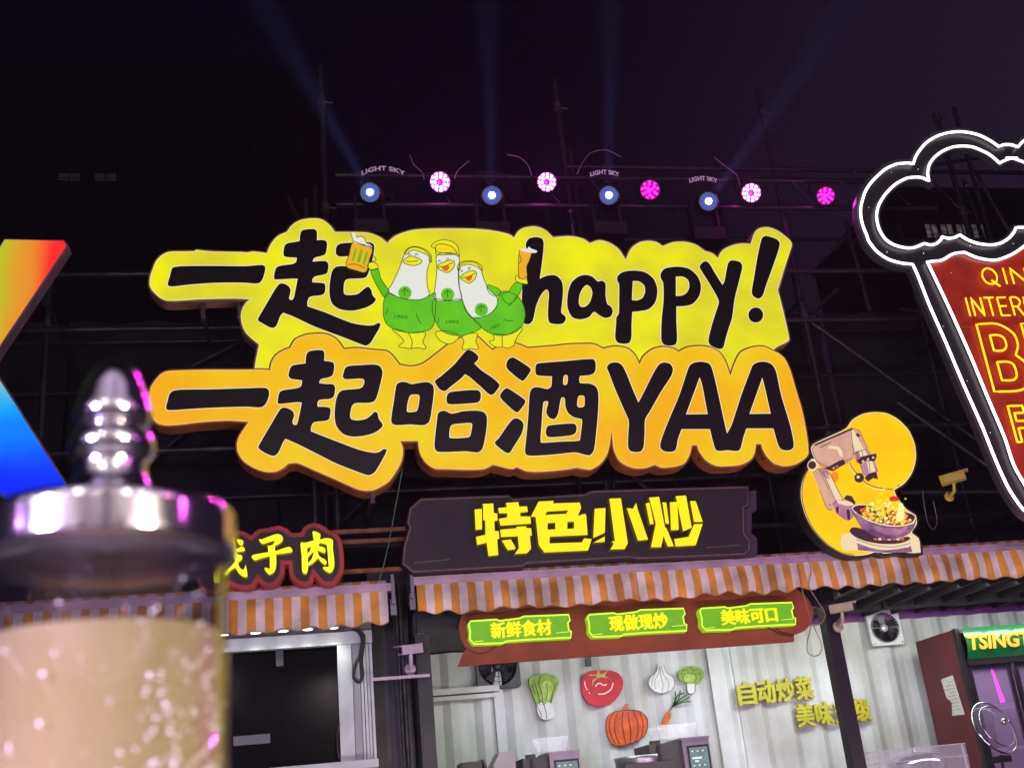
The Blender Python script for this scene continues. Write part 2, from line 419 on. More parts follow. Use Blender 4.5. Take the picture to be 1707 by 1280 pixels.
org = (S('75,400 85,350 105,315 150,262 185,242 220,235 350,231 500,228 720,228 840,226 895,232c 905,180 935,130 990,95 1030,82c 1060,30 1090,10 1140,-8 1190,-14 1250,-15 1300,-3 1340,20 1370,55 1395,90c 1480,82 1600,95', z4)
       + S('100,103 130,125 160,160 185,195c 270,207 340,190 400,150 470,95', z5)
       + S('920,1110 980,1065 1060,1030 1130,1018 1200,1020 1250,1060 1290,1100 1340,1140c 1420,1090 1540,1075', z2)
       + S('40,728 70,738 100,752c 250,740 340,730 430,728 480,730 530,755c 600,742 670,755 710,790 738,845c 760,800 810,760 870,745 930,755 960,772c 1010,748 1080,740 1140,748 1190,775 1225,825 1255,910c 1275,850 1310,780 1370,750 1440,742 1505,770', z3)
       + S('1290,115 1335,155 1370,230 1400,330 1450,500 1480,650 1495,790 1470,830 1400,870 1330,880 1260,860 1210,810 1185,765 1175,730c 1140,730c 1130,790 1105,835 1040,870 960,880 870,878 800,840 755,780 740,738c 705,738c 690,800 655,860 580,885 500,890 455,870c 380,895 300,890 220,850 180,780 168,710 160,640c 150,720 130,800 90,860 40,895', z6)
       + S('1475,905 1390,890c 1300,905 1150,918 1050,915 1000,895 980,888c 950,900 820,870c 760,900 650,905 500,900 420,895 360,850 325,790 312,710c 192,710c 210,760 205,830 180,890 120,980 60,1020 0,1045', z5)
       + S('1500,1040 1350,975 1200,910 1080,860 1020,862c 980,895 930,918 860,918 780,890 710,840 675,780 672,720 690,670 720,625 750,580c 600,572 400,585 300,598 210,605 165,600 130,590 100,555 85,515 75,450', z4))
case = plate('case', [yel], YS, .13, M_case, big, grow=.014, bev=.004)
case2 = plate('case', [org], YS - .006, .15, mat('sign_case_rust', (158, 88, 46), .45, var=.25, vscale=6), big, grow=.013, bev=.004)
plate('yellow_face', [yel], YS - .003, .004, M_yel, big)
plate('orange_face', [org], YS - .010, .005, M_org, big)
M_rimlt = lit('face_edge_light', (246, 232, 190), .9)
for l_, y_ in ((yel, YS - .0045), (org, YS - .0115)):
    q = clean(W(spline(l_), y_)); q = q if area2(q) > 0 else q[::-1]; mb = MB(); ribbon(mb, off(q, -.003), .005, y_, True); mb.build('face_edge', M_rimlt if l_ is yel else lit('orange_edge_light', (246, 206, 120), .9), big)

qi = ('1110,140 1150,130 1195,130 1212,145 1212,205c 1255,203 1278,215 1280,255 1268,300 1240,312 1195,325 1182,350c 1230,346 1275,347 1289,365 1290,390 1282,425 1260,437 1200,450 1182,468 1182,490c 1240,493 1265,500 1270,530 1262,565 1235,578 1165,588 1148,620 1148,652c 1260,690 1450,765 1560,782 1600,778 1625,765 1642,770 1635,800 1600,860 1575,900 1545,918 1510,908 1400,865 1200,790 1050,720 985,695c 965,715 940,780 920,797 895,795 840,765 812,745 830,705 880,620 930,535 960,500 985,498 1020,515 1034,540 1030,570 1024,600 1040,610 1055,595 1068,535 1082,465c 1050,465 950,470 925,468 922,440 935,395 960,378 1050,365 1072,350 1076,322c 1020,320 990,312 985,285 995,240 1015,225 1060,217 1095,210c 1098,170')
qi2 = ('1150,110 1180,98 1245,95 1262,110 1262,168c 1300,172 1325,182 1330,215 1318,265 1290,280 1240,292 1226,318c 1270,324 1318,325 1334,340 1335,370 1325,410 1300,425 1230,432 1216,452 1218,478c 1280,480 1303,490 1303,530 1292,565 1260,575 1190,585 1172,620 1172,645c 1300,695 1500,770 1600,790 1640,782 1662,765 1685,770 1670,810 1625,890 1600,925 1565,942 1520,930 1350,865 1200,790 1080,730 1000,695c 985,715 950,790 925,810 900,808 850,785 815,755 830,720 900,600 960,500 980,485 1010,487 1050,510 1058,540 1046,580 1056,600 1076,598 1092,540 1110,450c 1080,447 970,458 948,455 948,425 960,380 990,365 1080,352 1106,335 1112,300c 1080,295 1040,290 1020,270 1028,225 1045,200 1080,192 1135,185c 1138,140')
G = [
 ([S('240,388 300,380 520,378 730,380 840,372 862,385 860,415 845,465 825,492 795,498 715,492 520,493 350,505 230,518 203,510 203,490 215,450 228,402', z1)],),
 ([S(qi, z1)],),
 ([S('1350,240 1380,226 1480,220 1570,218 1598,235 1600,270 1590,330 1570,400 1550,450 1525,462 1425,467 1402,480 1393,540 1400,570 1440,576 1490,568 1535,532 1560,520 1580,540 1590,578 1612,605 1590,635 1540,662 1450,682 1370,672 1320,640 1300,590 1297,520 1310,430 1325,398 1350,382 1450,378 1490,360 1495,330 1480,312 1365,315 1343,300 1340,270', z1)],),
 ([S('90,160 110,128 150,120 185,130 193,160 185,250 170,357c 210,340 260,338 295,370 303,430 297,500 293,550 315,570 318,590 300,612 260,615 225,605 217,570 219,490 222,440 210,418 180,445 150,510 132,590 115,612 90,615 75,600 68,500 72,390 92,280 100,210', z3)],),
 ([S('430,335 470,345 500,372 525,368 545,385 545,450 555,500 575,515 586,540 575,570 545,580 510,565 480,545 450,575 400,588 355,575 328,520 330,440 350,380 390,345', z3), S('440,392 462,410 470,440 455,490 430,515 402,515 392,490 400,440 420,405', z3)],),
 ([S('612,345 640,320 700,310 770,320 820,360 840,420 828,490 790,530 740,541 697,545c 693,620 692,690 680,720 650,727 615,720 600,695 605,610 607,575 620,555 622,470 622,388 612,370', z3), S('700,370c 735,372 765,395 770,430 755,465 725,480 695,478c 697,420', z3)],),
 ([S('858,330 880,300 950,288 1020,300 1070,345 1088,400 1078,455 1040,500 990,513 948,514c 948,600 952,700 943,730 910,738 875,730 862,700 865,580 875,480 873,380 860,355', z3), S('945,345c 985,345 1015,365 1022,400 1008,435 980,452 945,455c', z3)],),
 ([S('1080,285 1110,257 1135,270 1165,320 1210,392c 1222,370 1242,270 1262,252 1310,262 1323,285 1310,350 1280,470 1265,580 1245,640 1225,710 1215,748 1195,757 1145,737 1130,710 1150,620 1175,540 1190,490 1180,460 1140,390 1090,310', z3)],),
 ([S('1440,120 1460,113 1520,133 1537,160 1500,280 1460,390 1438,455 1415,470 1385,455 1377,430 1390,350 1410,230 1430,140', z3)],),
 ([[(850 + (1400 + 42 * math.cos(k * .45)) / 3.414, 360 + (563 + 43 * math.sin(k * .45)) / 3.414, False) for k in range(14)]],),
 ([S('240,370 300,362 500,360 750,352 860,350 885,365 888,400 868,455 835,482 740,478 500,485 330,495 210,502 190,490 200,440 215,390', z4)],),
 ([S(qi2, z4)],),
 ([S('1395,240 1405,215 1430,202 1500,197 1600,192 1640,205 1657,240 1650,290 1625,390 1602,440 1560,452 1470,455 1448,478 1437,540 1447,563 1490,570 1545,560 1580,535 1605,512 1622,520 1632,560 1658,600 1645,625 1600,655 1530,675 1450,680 1390,662 1345,610 1332,540 1340,440 1360,385 1390,366 1500,355 1524,340 1534,305 1520,288 1405,292 1388,275', z4)],),
 ([S('170,325 200,310 235,312 265,325 330,315 380,312 415,335 420,380 405,500 388,580 350,603 260,598 170,603 135,590 132,550 150,430 160,360', z5), S('262,400 300,395 320,400 322,430 312,490 298,510 245,515 236,505 245,440', z5)],),
 ([S('660,92 700,115 722,140 715,165 693,185c 740,230 820,285 865,330 855,355 825,392 800,397 740,345 660,275 632,258c 600,290 530,345 495,372 460,360 428,315 430,300 470,270 560,190 610,130 640,98', z5)],),
 ([S('530,380 600,370 710,365 735,380 735,430 715,450 640,457 560,462 515,458 505,430 512,395', z5)],),
 ([S('450,520 490,505 540,525 620,508 720,505 765,520 780,555 775,640 750,760 720,787 640,780 500,785 440,780 424,750 428,680 440,580', z5), S('545,600 600,592 670,588 680,600 668,670 655,685 530,690 524,670 530,620', z5)],),
 ([S('935,150 960,145 1070,215 1076,235 1035,295 1015,303 920,225 910,195 920,165', z5)],),
 ([S('905,355 925,355 1035,430 1040,450 995,510 975,515 885,435 868,405 880,380', z5)],),
 ([S('960,560 990,558 1020,580 1028,605 1015,660 960,750 935,788 910,790 850,745 833,720 860,690 930,590', z5)],),
 ([S('1110,200 1125,185 1300,170 1490,155 1513,170 1515,230 1500,255 1470,265 1410,270c 1405,300 1412,318 1480,322 1520,345 1535,390 1532,520 1520,650 1505,770 1480,805 1450,805 1380,787 1250,800 1100,810 1050,805 1037,780 1045,700 1060,530 1068,400 1080,360 1110,345 1150,350 1190,358 1215,340 1220,272c 1150,270 1115,262 1108,240', z5),
   S('1302,268 1325,266 1322,325 1298,328', z5), S('1400,408 1425,402 1440,410 1440,470 1430,480 1400,482 1390,465', z5),
   S('1162,450 1180,440 1195,445 1185,490 1182,520 1200,550 1235,562 1260,530 1275,450 1285,418 1300,415 1308,430 1312,480 1330,520 1370,550 1420,562 1425,575 1412,690 1405,708 1280,714 1160,722 1143,715 1150,600', z5)],),
 ([S('1200,605 1330,592 1375,595 1387,620 1380,655 1350,672 1210,685 1185,675 1178,650 1185,618', z5)],),
 ([S('130,210 150,185 195,178 230,195 260,250 300,350 343,450c 380,380 440,260 480,195 515,178 560,190 577,225 565,270 500,370 420,510 388,565 385,650 378,750 360,780 320,785 285,775 272,745 275,650 278,575 260,530 190,370 140,240', z6)],),
 ([S('690,200 720,180 770,173 820,185 840,215 870,330 920,560 943,660c 975,600 1040,400 1100,240 1120,195 1160,175 1210,175 1250,195 1275,240 1310,400 1370,600 1395,720 1390,760 1350,775 1310,765 1290,735 1258,625c 1075,625c 1055,680 1035,760 1015,778 945,772c 895,778 868,770 850,720 828,630c 635,630c 610,700 595,770 570,783 520,780 492,755 495,710 540,590 620,400 670,250', z6),
   S('758,278c 775,330 812,528c 665,530c', z6), S('1183,280c 1205,370 1240,525c 1095,527c', z6)],),
]
for (loops,) in G:
    h = plate('letter', loops, YS - .016, .006, M_blk, big, bev=.0015)
    plate('letter_edge', loops, YS - .0125, .002, M_halo, h, grow=.0055)

# small mounting lugs under the sign
for u, v in ((340, 522), (400, 522), (620, 823), (705, 745), (1160, 752), (1266, 752)):
    q = P(u, v, YS + .1); MB().box((q.x - .015, YS + .02, q.z - .09), (q.x + .015, YS + .05, q.z + .1)).box((q.x - .012, YS + .05, q.z - .02), (q.x + .012, YF, q.z + .01)).build('bracket', M_coup, big)

# plain cartoon birds with glasses, printed and mounted as thin cut sheets
M_bg = lit('print_green', (88, 188, 28), .95, (104, 204, 20), 4); M_bw = lit('print_white', (232, 234, 224), .95); M_by = lit('print_yellow', (236, 228, 28), 1)
M_bo = lit('print_orange', (240, 172, 28), 1); M_bd = lit('print_line', (52, 92, 26), .8); M_br = lit('print_red', (228, 96, 36), 1)
def bird(green, arms, white, cap, beak, mouth, badge, legs, strokes, num, extra=()):
    b = plate('bird', [S(green, z2)], YS - .024, .004, M_bg, big)
    for a_ in arms: plate('sleeve', [S(a_, z2)], YS - .0215, .0035, M_bg, b)
    for l in legs: plate('leg', [S(l, z2)], YS - .021, .003, M_by, b)
    plate('neck', [S(white, z2)], YS - .0255, .003, M_bw, b)
    for c_, mm in cap: plate('cap', [S(c_, z2)], YS - .027, .002, mm, b)
    plate('beak', [S(beak, z2)], YS - .0272, .002, M_by, b)
    if mouth: plate('tongue', [S(mouth, z2)], YS - .0285, .001, M_br, b)
    u, v = z2(*badge); plate('badge', [circ(u, v, 11)], YS - .0272, .002, M_bg, b)
    st = [s + '@' for s in [green, white, beak] + legs + [c_ for c_, _ in cap] + list(arms)]
    ex = list(strokes) + ['%d,%d %d,%d' % (badge[0], badge[1] - 35, badge[0] - 3, badge[1] + 28), '%d,%d %d,%d %d,%d' % (badge[0] - 30, badge[1] - 5, badge[0], badge[1] - 36, badge[0] + 30, badge[1] - 10)]
    lines('outline', st + ex, YS - .0295, .0058, M_bd, b, z2)
    mb = MB(); u, v = z2(num[0], num[1]); q = P(u, v, YS - .0295); q2 = P(u + num[2] / 5.334, v + 8, YS)
    textmesh(mb, '1903', q.x, q2.x, q2.z, q.z, YS - .0295, .001, .02, warp=(lambda p, q=q, k=num[3]: Vector((p.x, p.y, p.z + (p.x - q.x) * k))))
    mb.build('number', mat('print_dark_green', (22, 96, 24), .5, emit=(22, 110, 24), es=.8), b)
    return b
bird('805,720 830,685 940,698 1060,690 1100,790 1150,850 1240,930 1150,985 1060,1010 960,1000 880,960 830,880 805,800', [],
     '830,690 832,550 845,420 838,310 870,282 950,275 1030,290 1045,330 1040,450 1045,580 1060,690 940,700',
     [('795,215 830,180 900,158 980,175 1030,220 1045,310c 1000,290 840,290 830,240', M_by), ('832,215 880,195 960,210 1010,250 1020,280 850,268', M_bo)],
     '845,390 900,360 960,340 1000,355 990,410 940,450 880,430 852,412', '890,405 955,392 935,435 905,430', (940, 645),
     ['830,985 870,970 945,970 1040,1010 1010,1060 950,1085 880,1060 845,1020', '1070,1015 1200,990 1190,1060 1215,1125 1180,1132 1140,1125 1100,1135 1070,1125 1085,1060'],
     ['858,360 865,340 878,355', '930,345 938,322 955,335', '850,400 910,395 985,362', '860,850 855,900'], (925, 875, 110, .02))
bird('405,630 500,670 600,692 700,692 780,655 830,630 830,800 820,900 790,950 700,980 600,985 480,960 400,910 370,840 370,720', ['255,430 285,422 320,415 345,500 390,570 420,620 380,670 330,600 290,530'],
     '410,620 440,560 500,440 540,330 560,280 600,235 650,225 720,245 780,300 785,350 765,400 755,480 760,570 775,650 700,690 600,690 500,668',
     [('555,275 590,235 650,218 730,240 790,290 798,358c 780,355 770,302 740,285 690,265 640,250 600,262 575,288', M_by)],
     '545,345 600,305 650,310 700,335 712,352 690,375 640,388 580,378 548,362', None, (560, 630),
     ['450,950 500,1000 550,1060 505,1105 560,1118 610,1125 680,1118 745,1125 720,1065 740,985 590,985'],
     ['588,300 598,280 610,295', '650,300 662,280 675,298', '565,350 620,352 680,345', '660,810 680,870 705,905', '410,760 400,800 385,830', '590,985 625,1060 615,1125'], (465, 825, 115, -.05))
bird('1170,855 1230,850 1310,820 1370,765 1390,690 1420,620 1480,620 1560,660 1610,730 1630,820 1610,910 1540,980 1420,1010 1320,990 1230,930',
     ['1420,650 1480,620 1510,580 1540,540 1570,540 1605,555 1590,610 1550,680 1480,730', '1290,565 1350,575 1410,610 1390,655 1320,640'],
     '1040,400 1060,372 1130,355 1200,370 1235,420 1260,500 1300,590 1370,660 1385,700 1370,760 1310,820 1230,850 1170,855 1110,790 1070,690 1040,560 1035,450',
     [('1028,420 1040,370 1110,345 1190,355 1240,390 1252,435c 1200,400 1130,378 1060,392 1040,435', M_by)],
     '1050,492 1120,442 1180,435 1197,460 1180,510 1130,545 1080,520', '1100,497 1160,480 1130,527', (1240, 780),
     ['1350,1000 1480,1000 1600,940 1560,1020 1535,1070 1530,1095 1480,1122 1430,1112 1370,1112 1310,1065 1355,1045'],
     ['1055,425 1072,436 1055,445', '1120,410 1140,408 1122,425', '1060,495 1120,490 1185,455', '1440,865 1480,880 1525,878', '1425,1010 1425,1110', '1480,750 1530,700 1550,660'], (1320, 935, 80, .45))
mug = plate('beer_mug', [S('100,180 180,205 268,240 245,330 212,445 130,432 38,395 65,290', z2)], YS - .0255, .003, M_bo, big)
for s_ in ('120,230 132,236 105,345 88,345', '168,240 185,246 155,362 135,355', '218,262 232,268 200,380 185,372'): plate('stripe', [S(s_, z2)], YS - .027, .002, M_bg, mug)
plate('foam', [S('78,95 112,100 128,138 165,130 195,140 215,180 250,200 270,232 200,200 150,190 105,182', z2)], YS - .0272, .002, M_bw, mug)
plate('hand', [S('225,385 250,360 290,362 318,385 320,415 290,422 255,430 240,410', z2)], YS - .028, .002, M_by, mug)
lines('outline', ['100,180 180,205 268,240 245,330 212,445 130,432 38,395 65,290@', '55,380 110,375 150,385 205,410', '255,290 295,315 300,345 260,355', '225,385 250,360 290,362 318,385 320,415 290,422 255,430 240,410@', '78,95 90,140 105,182', '128,138 165,130 195,140 215,180 270,232'], YS - .0305, .0055, M_bd, mug, z2)
gl = plate('beer_glass', [S('1580,250 1630,258 1680,270 1665,340 1640,400 1640,512 1575,512 1568,400 1572,320', z2)], YS - .0285, .003, M_bo, big)
plate('foam', [S('1582,245 1650,238 1662,220 1680,236 1735,258 1730,272 1690,275 1620,265', z2)], YS - .030, .002, M_bw, gl)
plate('hand', [S('1545,490 1560,475 1585,500 1620,510 1640,485 1645,515 1652,550 1600,545 1548,525', z2)], YS - .031, .002, M_by, gl)
lines('outline', ['1580,250 1572,320 1568,400 1575,512', '1545,490 1560,475 1585,500 1620,510 1640,485 1645,515 1652,550 1600,545 1548,525@', '1568,300 1590,310 1592,350 1570,370'], YS - .0335, .0055, M_bd, gl, z2)

# ------------------------------------------------------------------ black panel sign with angular yellow characters
z7 = Z(660, 800, 2.667); z8 = Z(780, 810, 4.163)
M_pan = mat('panel_dark', (38, 28, 36), .55, var=.15, vscale=3)
M_trim = mat('panel_trim', (112, 88, 78), .5, var=.2, vscale=20)
M_lety = lit('channel_letter_yellow', (255, 226, 4), 1.15); M_letside = mat('letter_side_olive', (96, 84, 20), .5, emit=(120, 105, 10), es=.25)
YN = 7.62
c0 = P(960, 950, YN)
t = empty('sign', 'wide black panel sign with angular yellow characters under the big lit sign', 'sign', (c0.x, YN, c0.z))
pan = '62,125 110,82 500,68 520,82 845,62 865,48 1567,27 1570,115 1548,122 1550,235 1575,265 1575,310 1555,332 1080,352 1040,345 580,372 565,385 75,412 28,372 35,295 60,210 50,190'
plate('panel', [S(pan, z7)], YN, .1, M_pan, t, smooth=False, grow=.006, bev=.004)
plate('back_panel', [S('1500,60 1602,45 1604,135 1582,145 1580,235 1606,258 1606,325 1588,345 1500,352', z7)], YN + .06, .05, mat('panel_side', (58, 42, 60), .5), t, smooth=False)
mb = MB(); q = W(hard(S(pan, z7)), YN - .003)
if area2(q) < 0: q = q[::-1]
ribbon(mb, off(q, -.008), .010, YN - .003, True)
mb.build('border_line', M_trim, t)
lines('accent_line', ['80,368 240,352'], YN - .003, .006, M_trim, t, z7)
lines('accent_line', ['1380,300 1535,288'], YN - .003, .006, M_trim, t, z7)
CH = [
 ['45,160 98,155 100,300 52,306', '97,122 178,118 182,185 205,188 208,240 185,243 188,310 215,310 220,365 205,370 213,480 142,487 128,395 62,410 55,350 120,335 118,240 104,236 104,135',
  '262,115 352,108 357,140 412,138 418,180 365,185 366,208 435,208 440,262 225,276 212,225 270,215 272,190 215,190 208,150 268,145', '222,300 335,290 335,280 405,276 408,288 440,290 447,345 432,345 440,435 410,468 322,472 352,430 345,350 228,355', '232,375 300,368 332,425 330,440 275,445'],
 ['490,105 600,100 592,118 778,112 788,150 765,205 805,190 822,195 833,340 570,352 568,395 790,388 805,360 862,365 835,448 530,462 490,410 468,215 435,212|550,178 695,170 680,190 540,197|555,258 605,255 605,297 555,300|692,250 735,248 735,292 692,295'],
 ['878,155 957,150 952,325 868,362', '868,392 952,345 950,388', '980,85 1063,82 1112,395 1090,438 985,440 1010,400 995,382 1018,380', '1100,150 1145,155 1168,112 1180,160 1253,372 1180,380'],
 ['1232,118 1262,113 1292,262 1262,268', '1255,78 1328,72 1368,280 1380,290 1432,418 1385,420 1358,350 1342,425 1268,425 1302,262', '1348,110 1378,112 1398,262 1370,262', '1400,110 1455,108 1465,305 1408,308',
  '1440,68 1515,63 1555,290 1492,315', '1540,102 1582,102 1632,250 1568,250', '1568,262 1632,260 1582,412 1440,420 1430,365 1530,350']]
for ch in CH:
    mb = MB(); hb = MB()
    for st in ch:
        ls = [W(hard(S(k, z8)), YN - .055) for k in st.split('|')]
        slab(mb, ls, YN - .055, .05, 0, .002, 1)
    mb.build('letter', [M_lety, M_letside], t)

# ------------------------------------------------------------------ cloud-edged sign on the left (子肉)
z9 = Z(380, 860, 7.759)
YM = 7.6
M_red = mat('sign_case_red', (150, 44, 38), .45, emit=(120, 30, 24), es=.25, var=.2, vscale=8); M_mar = mat('sign_face_maroon', (46, 26, 30), .5, var=.2, vscale=4)
M_neo = lit('channel_letter_lemon', (252, 255, 0), 1.3); M_neos = mat('letter_side_lemon', (120, 110, 10), .5, emit=(150, 140, 0), es=.5)
c0 = P(400, 985, YM)
t = empty('sign', 'maroon cloud-edged sign with glowing lemon characters partly behind the drink tower', 'sign', (c0.x, YM, c0.z))
cl = '-420,420 -400,290 -320,205 -200,165 -80,155 20,180 190,190 300,245c 400,165 520,150 650,120 760,155 830,215c 940,210c 980,140 1060,92 1150,90 1250,130 1320,190c 1400,220 1460,290 1480,350 1500,500 1500,700 1460,780 1400,870 1300,905 1200,880 1120,790c 1080,880 980,905 880,870 800,780 780,630c 740,630c 730,750 650,870 540,920 440,900 390,850c 330,930 230,950 120,935 20,900c -100,990 -250,1010 -360,930 -415,780 -430,600'
plate('case', [S(cl, z9)], YM, .12, M_red, t, bev=.004)
plate('face', [S(cl, z9)], YM - .004, .003, M_mar, t, grow=-.032)
for ls in ([S('400,295 430,298 560,250 640,228 690,245 715,290 690,340 610,388c 612,450c 740,405 800,395 832,430 835,460 780,475 625,495c 627,640 600,720 545,755 515,745 470,680 480,660 540,680c 538,520c 420,550 345,572 305,530 310,505 360,490 520,462c 510,380c 570,370 600,325 540,335 450,360 415,335', z9)],
           [S('940,340 1000,340 1110,310c 1092,200 1130,195 1195,230 1198,260 1190,300c 1280,280 1355,305 1360,420 1380,600 1370,680 1320,735 1240,690 1228,655 1300,655c 1290,500 1275,370c 1190,350 1178,385c 1240,400 1265,440 1250,478 1200,460 1155,450c 1190,520 1260,560 1280,600 1260,630 1210,600 1165,545c 1100,610 1040,645c 1035,700 1010,748 970,735 955,690 950,500', z9),
            S('1028,415c 1072,398c 1060,440 1030,480c', z9), S('1036,600c 1040,530c 1100,465c 1105,480 1075,560', z9)]):
    plate('letter', ls, YM - .05, .045, [M_neo, M_neos], t, bev=.002)
mb = MB()
for st in ('115,300 190,310 203,340 175,385 140,360', '-40,450 95,425 190,390 220,425 215,450 95,470 -30,490', '120,480 185,510 180,560 135,610 190,690 230,620c 255,775 215,790 150,750 95,670c 40,700 -20,770 -60,740 30,650 90,580c 40,440 20,250 70,230'):
    slab(mb, [W(spline(S(st, z9)), YM - .05)], YM - .05, .045, 0, .002, 1)
mb.build('letter', [M_neo, M_neos], t)
mb = MB()
for st in ('-290,400 -20,368 -10,425 -280,460', '-185,235 -115,230 -110,850 -180,850', '-175,470 -290,690 -325,620', '-110,480 -20,600 -65,650'):
    slab(mb, [W(spline(S(st, z9)), YM - .05)], YM - .05, .045, 0, 0, 1)
mb.build('letter', [M_neo, M_neos], t)

M_rail = mat('rail_orange', (128, 74, 34), .6, var=.3, vscale=10)
c0 = P(625, 920, 7.75)
t = empty('sign_rails', 'three orange steel rails between the maroon sign and the black panel', 'rail', (c0.x, 7.75, c0.z))
for (u0, v0, u1, v1) in ((548, 887, 684, 880), (560, 904, 684, 897), (568, 953, 684, 946)):
    a = P(u0, v0, 7.74); b = P(u1, v1, 7.74); zc = (a.z + b.z) / 2
    MB().box((a.x, 7.74, zc - .014), (b.x + .1, 7.77, zc + .014)).build('rail', M_rail, t)

# ------------------------------------------------------------------ robot wok sign
zr = Z(1310, 670, 4.741); YR = 7.58
M_ry = lit('robot_yellow', (255, 206, 0), 1.05, (255, 190, 0), 3); M_rim = lit('robot_rim_white', (255, 240, 205), .85)
M_p1 = lit('robot_pink', (214, 160, 146), .95, (226, 178, 150), 8); M_p2 = lit('robot_light', (246, 222, 178), .95); M_p3 = lit('robot_dark', (74, 40, 60), .8); M_p4 = lit('robot_mauve', (170, 112, 140), .85, (214, 150, 176), 9)
M_p5 = lit('robot_plum', (110, 66, 112), .85, (180, 120, 170), 10)
c0 = P(1430, 925, YR)
t = empty('sign', 'round yellow lit sign of a robot arm cooking food in a wok', 'sign', (c0.x, YR, c0.z))
yb = '480,212 530,145 610,100 700,85 800,95 890,145 970,230 1015,340 1022,450 990,560 930,640 850,692c 872,750 950,850 1020,900 1028,960 990,1030 1045,1080 1060,1182c 1000,1186 900,1175 780,1190 725,1172 650,1197 540,1207 440,1187 330,1120 230,1015 165,900 130,780 125,700 140,620 185,520c 205,455 240,460c 205,370 225,335 350,275'
plate('case', [S(yb, zr)], YR + .004, .1, mat('robot_case', (38, 34, 26), .5), t, grow=.022)
plate('rim', [S(yb, zr)], YR + .001, .003, M_rim, t, grow=.006)
plate('yellow_disc', [S(yb, zr)], YR - .002, .003, M_ry, t)
def rp(name, s_, k, m, par, smooth=False): return plate(name, [S(s_, zr)], YR - .003 - .0016 * k, .0015 if k else .001, m, par, smooth=smooth)
arm = rp('robot_arm', '215,560 250,525 300,530 345,555 370,605 455,775 400,800 370,850 340,855 315,825 265,690', 1, M_p1, t)
rp('arm_facet', '320,560 350,580 445,768 395,785 300,562', 2, M_p2, arm); rp('arm_shade', '258,525 330,542 350,610 310,600', 2, M_p4, arm)
hd = rp('robot_head', '205,372 225,335 522,205 582,222 648,372 640,380 535,405 532,445 372,545 295,522 240,462', 2, M_p1, t)
rp('head_top', '225,335 522,205 530,216 235,345', 3, M_p3, hd); rp('head_facet', '515,222 580,228 640,370 556,400 530,330', 3, M_p2, hd)
rp('head_corner', '540,222 585,225 648,372 615,372', 4, M_p1, hd); rp('head_crease', '345,345 415,350 445,385 450,440 425,420 405,375 330,362', 3, M_p2, hd)
rp('head_slot', '300,522 340,508 425,462 458,452 472,488 372,542', 3, M_p3, hd); rp('slot_light', '362,520 384,508 390,524 374,532', 4, M_p1, hd); rp('slot_light', '392,504 410,494 416,510 398,520', 4, M_p4, hd); rp('head_mark', '550,250 575,248 590,270 565,275', 5, M_p3, hd)
cy = rp('robot_spindle', '538,412 560,388 640,370 662,405 672,422 590,490 560,470', 4, M_p4, t)
rp('spindle_light', '575,388 625,375 648,425 600,450', 5, M_p2, cy); rp('collar', '555,468 600,430 715,405 718,432 700,468 640,462 590,492', 6, M_p3, cy)
for u_, v_ in ((610, 468), (650, 452), (690, 438)):
    u, v = zr(u_, v_); plate('bolt', [circ(u, v, 1.8)], YR - .0145, .0012, M_p2, cy)
rp('spindle_lower', '588,500 640,465 700,462 732,548 700,560 640,592 612,570', 5, M_p4, cy); rp('lower_light', '640,470 685,466 710,545 660,560', 6, M_p2, cy)
rp('nozzle', '622,600 650,568 715,550 730,610 690,600 650,628', 7, M_p3, cy)
u, v = zr(580, 598); plate('knob', [circ(u, v, 8)], YR - .0125, .0015, M_p3, cy); u, v = zr(572, 592); plate('knob_light', [circ(u, v, 2.5)], YR - .0145, .0012, M_p2, cy)
u, v = zr(215, 500); jt = plate('joint', [circ(u, v, 9.4)], YR - .0085, .0015, M_p2, t); plate('joint_cap', [circ(u - 1.5, v - .5, 6.6)], YR - .0105, .0015, M_p3, jt)
el = rp('elbow', '365,800 400,770 455,772 545,810 560,850 540,900 500,942 460,925 400,880', 3, M_p4, t)
rp('elbow_light', '400,772 500,785 540,812 480,820 415,800', 4, M_p2, el); rp('elbow_slot', '455,765 480,735 520,742 550,790 548,812 515,790', 4, M_p3, el); rp('elbow_dark', '395,830 420,822 415,880 400,872', 4, M_p3, el); rp('elbow_gap', '480,850 505,850 510,925 488,930', 4, M_p3, el)
bs = rp('stove_base', '445,1048 520,1030 520,1000 560,992 700,1040 900,1062 1000,1040 1045,1080 1060,1182 1005,1186 900,1160 780,1190 560,1170 450,1160', 1, M_p2, t, True)
rp('base_dark', '505,1020 525,990 600,1000 700,1055 850,1085 960,1062 985,1080 900,1115 760,1120 640,1100 550,1065', 2, M_p3, bs, True)
rp('base_front', '565,1105 700,1140 850,1155 985,1130 1000,1184 780,1190 570,1168', 2, M_p5, bs); rp('base_ring', '555,1085 700,1130 850,1145 985,1115 1005,1085 1010,1110 960,1150 800,1172 690,1160 560,1115', 3, M_p2, bs, True)
for k in range(7): rp('base_button', '%d,1072 %d,1076 %d,1092 %d,1090' % (695 + k * 36, 720 + k * 36, 720 + k * 36, 695 + k * 36), 3, M_p2 if k % 2 else M_br, bs)
wk = rp('wok', '520,845 560,925 600,990 680,1050 780,1078 880,1075 960,1045 1010,990 1030,925 1015,895 900,930 700,900', 4, M_p5, t, True)
rp('wok_gleam', '700,985 780,1000 900,1005 960,980 930,1030 850,1050 760,1035', 5, M_p4, wk, True)
rp('wok_rim', '522,840 545,812 620,806 720,822 850,845 950,862 1020,888 1030,915 1005,962 900,984 780,976 640,934 555,880', 5, M_p2, wk, True)
rp('wok_inside', '530,840 555,820 620,815 720,830 850,853 950,870 1010,893 1020,915 995,950 900,973 780,965 640,922 560,872', 6, M_p3, wk, True)
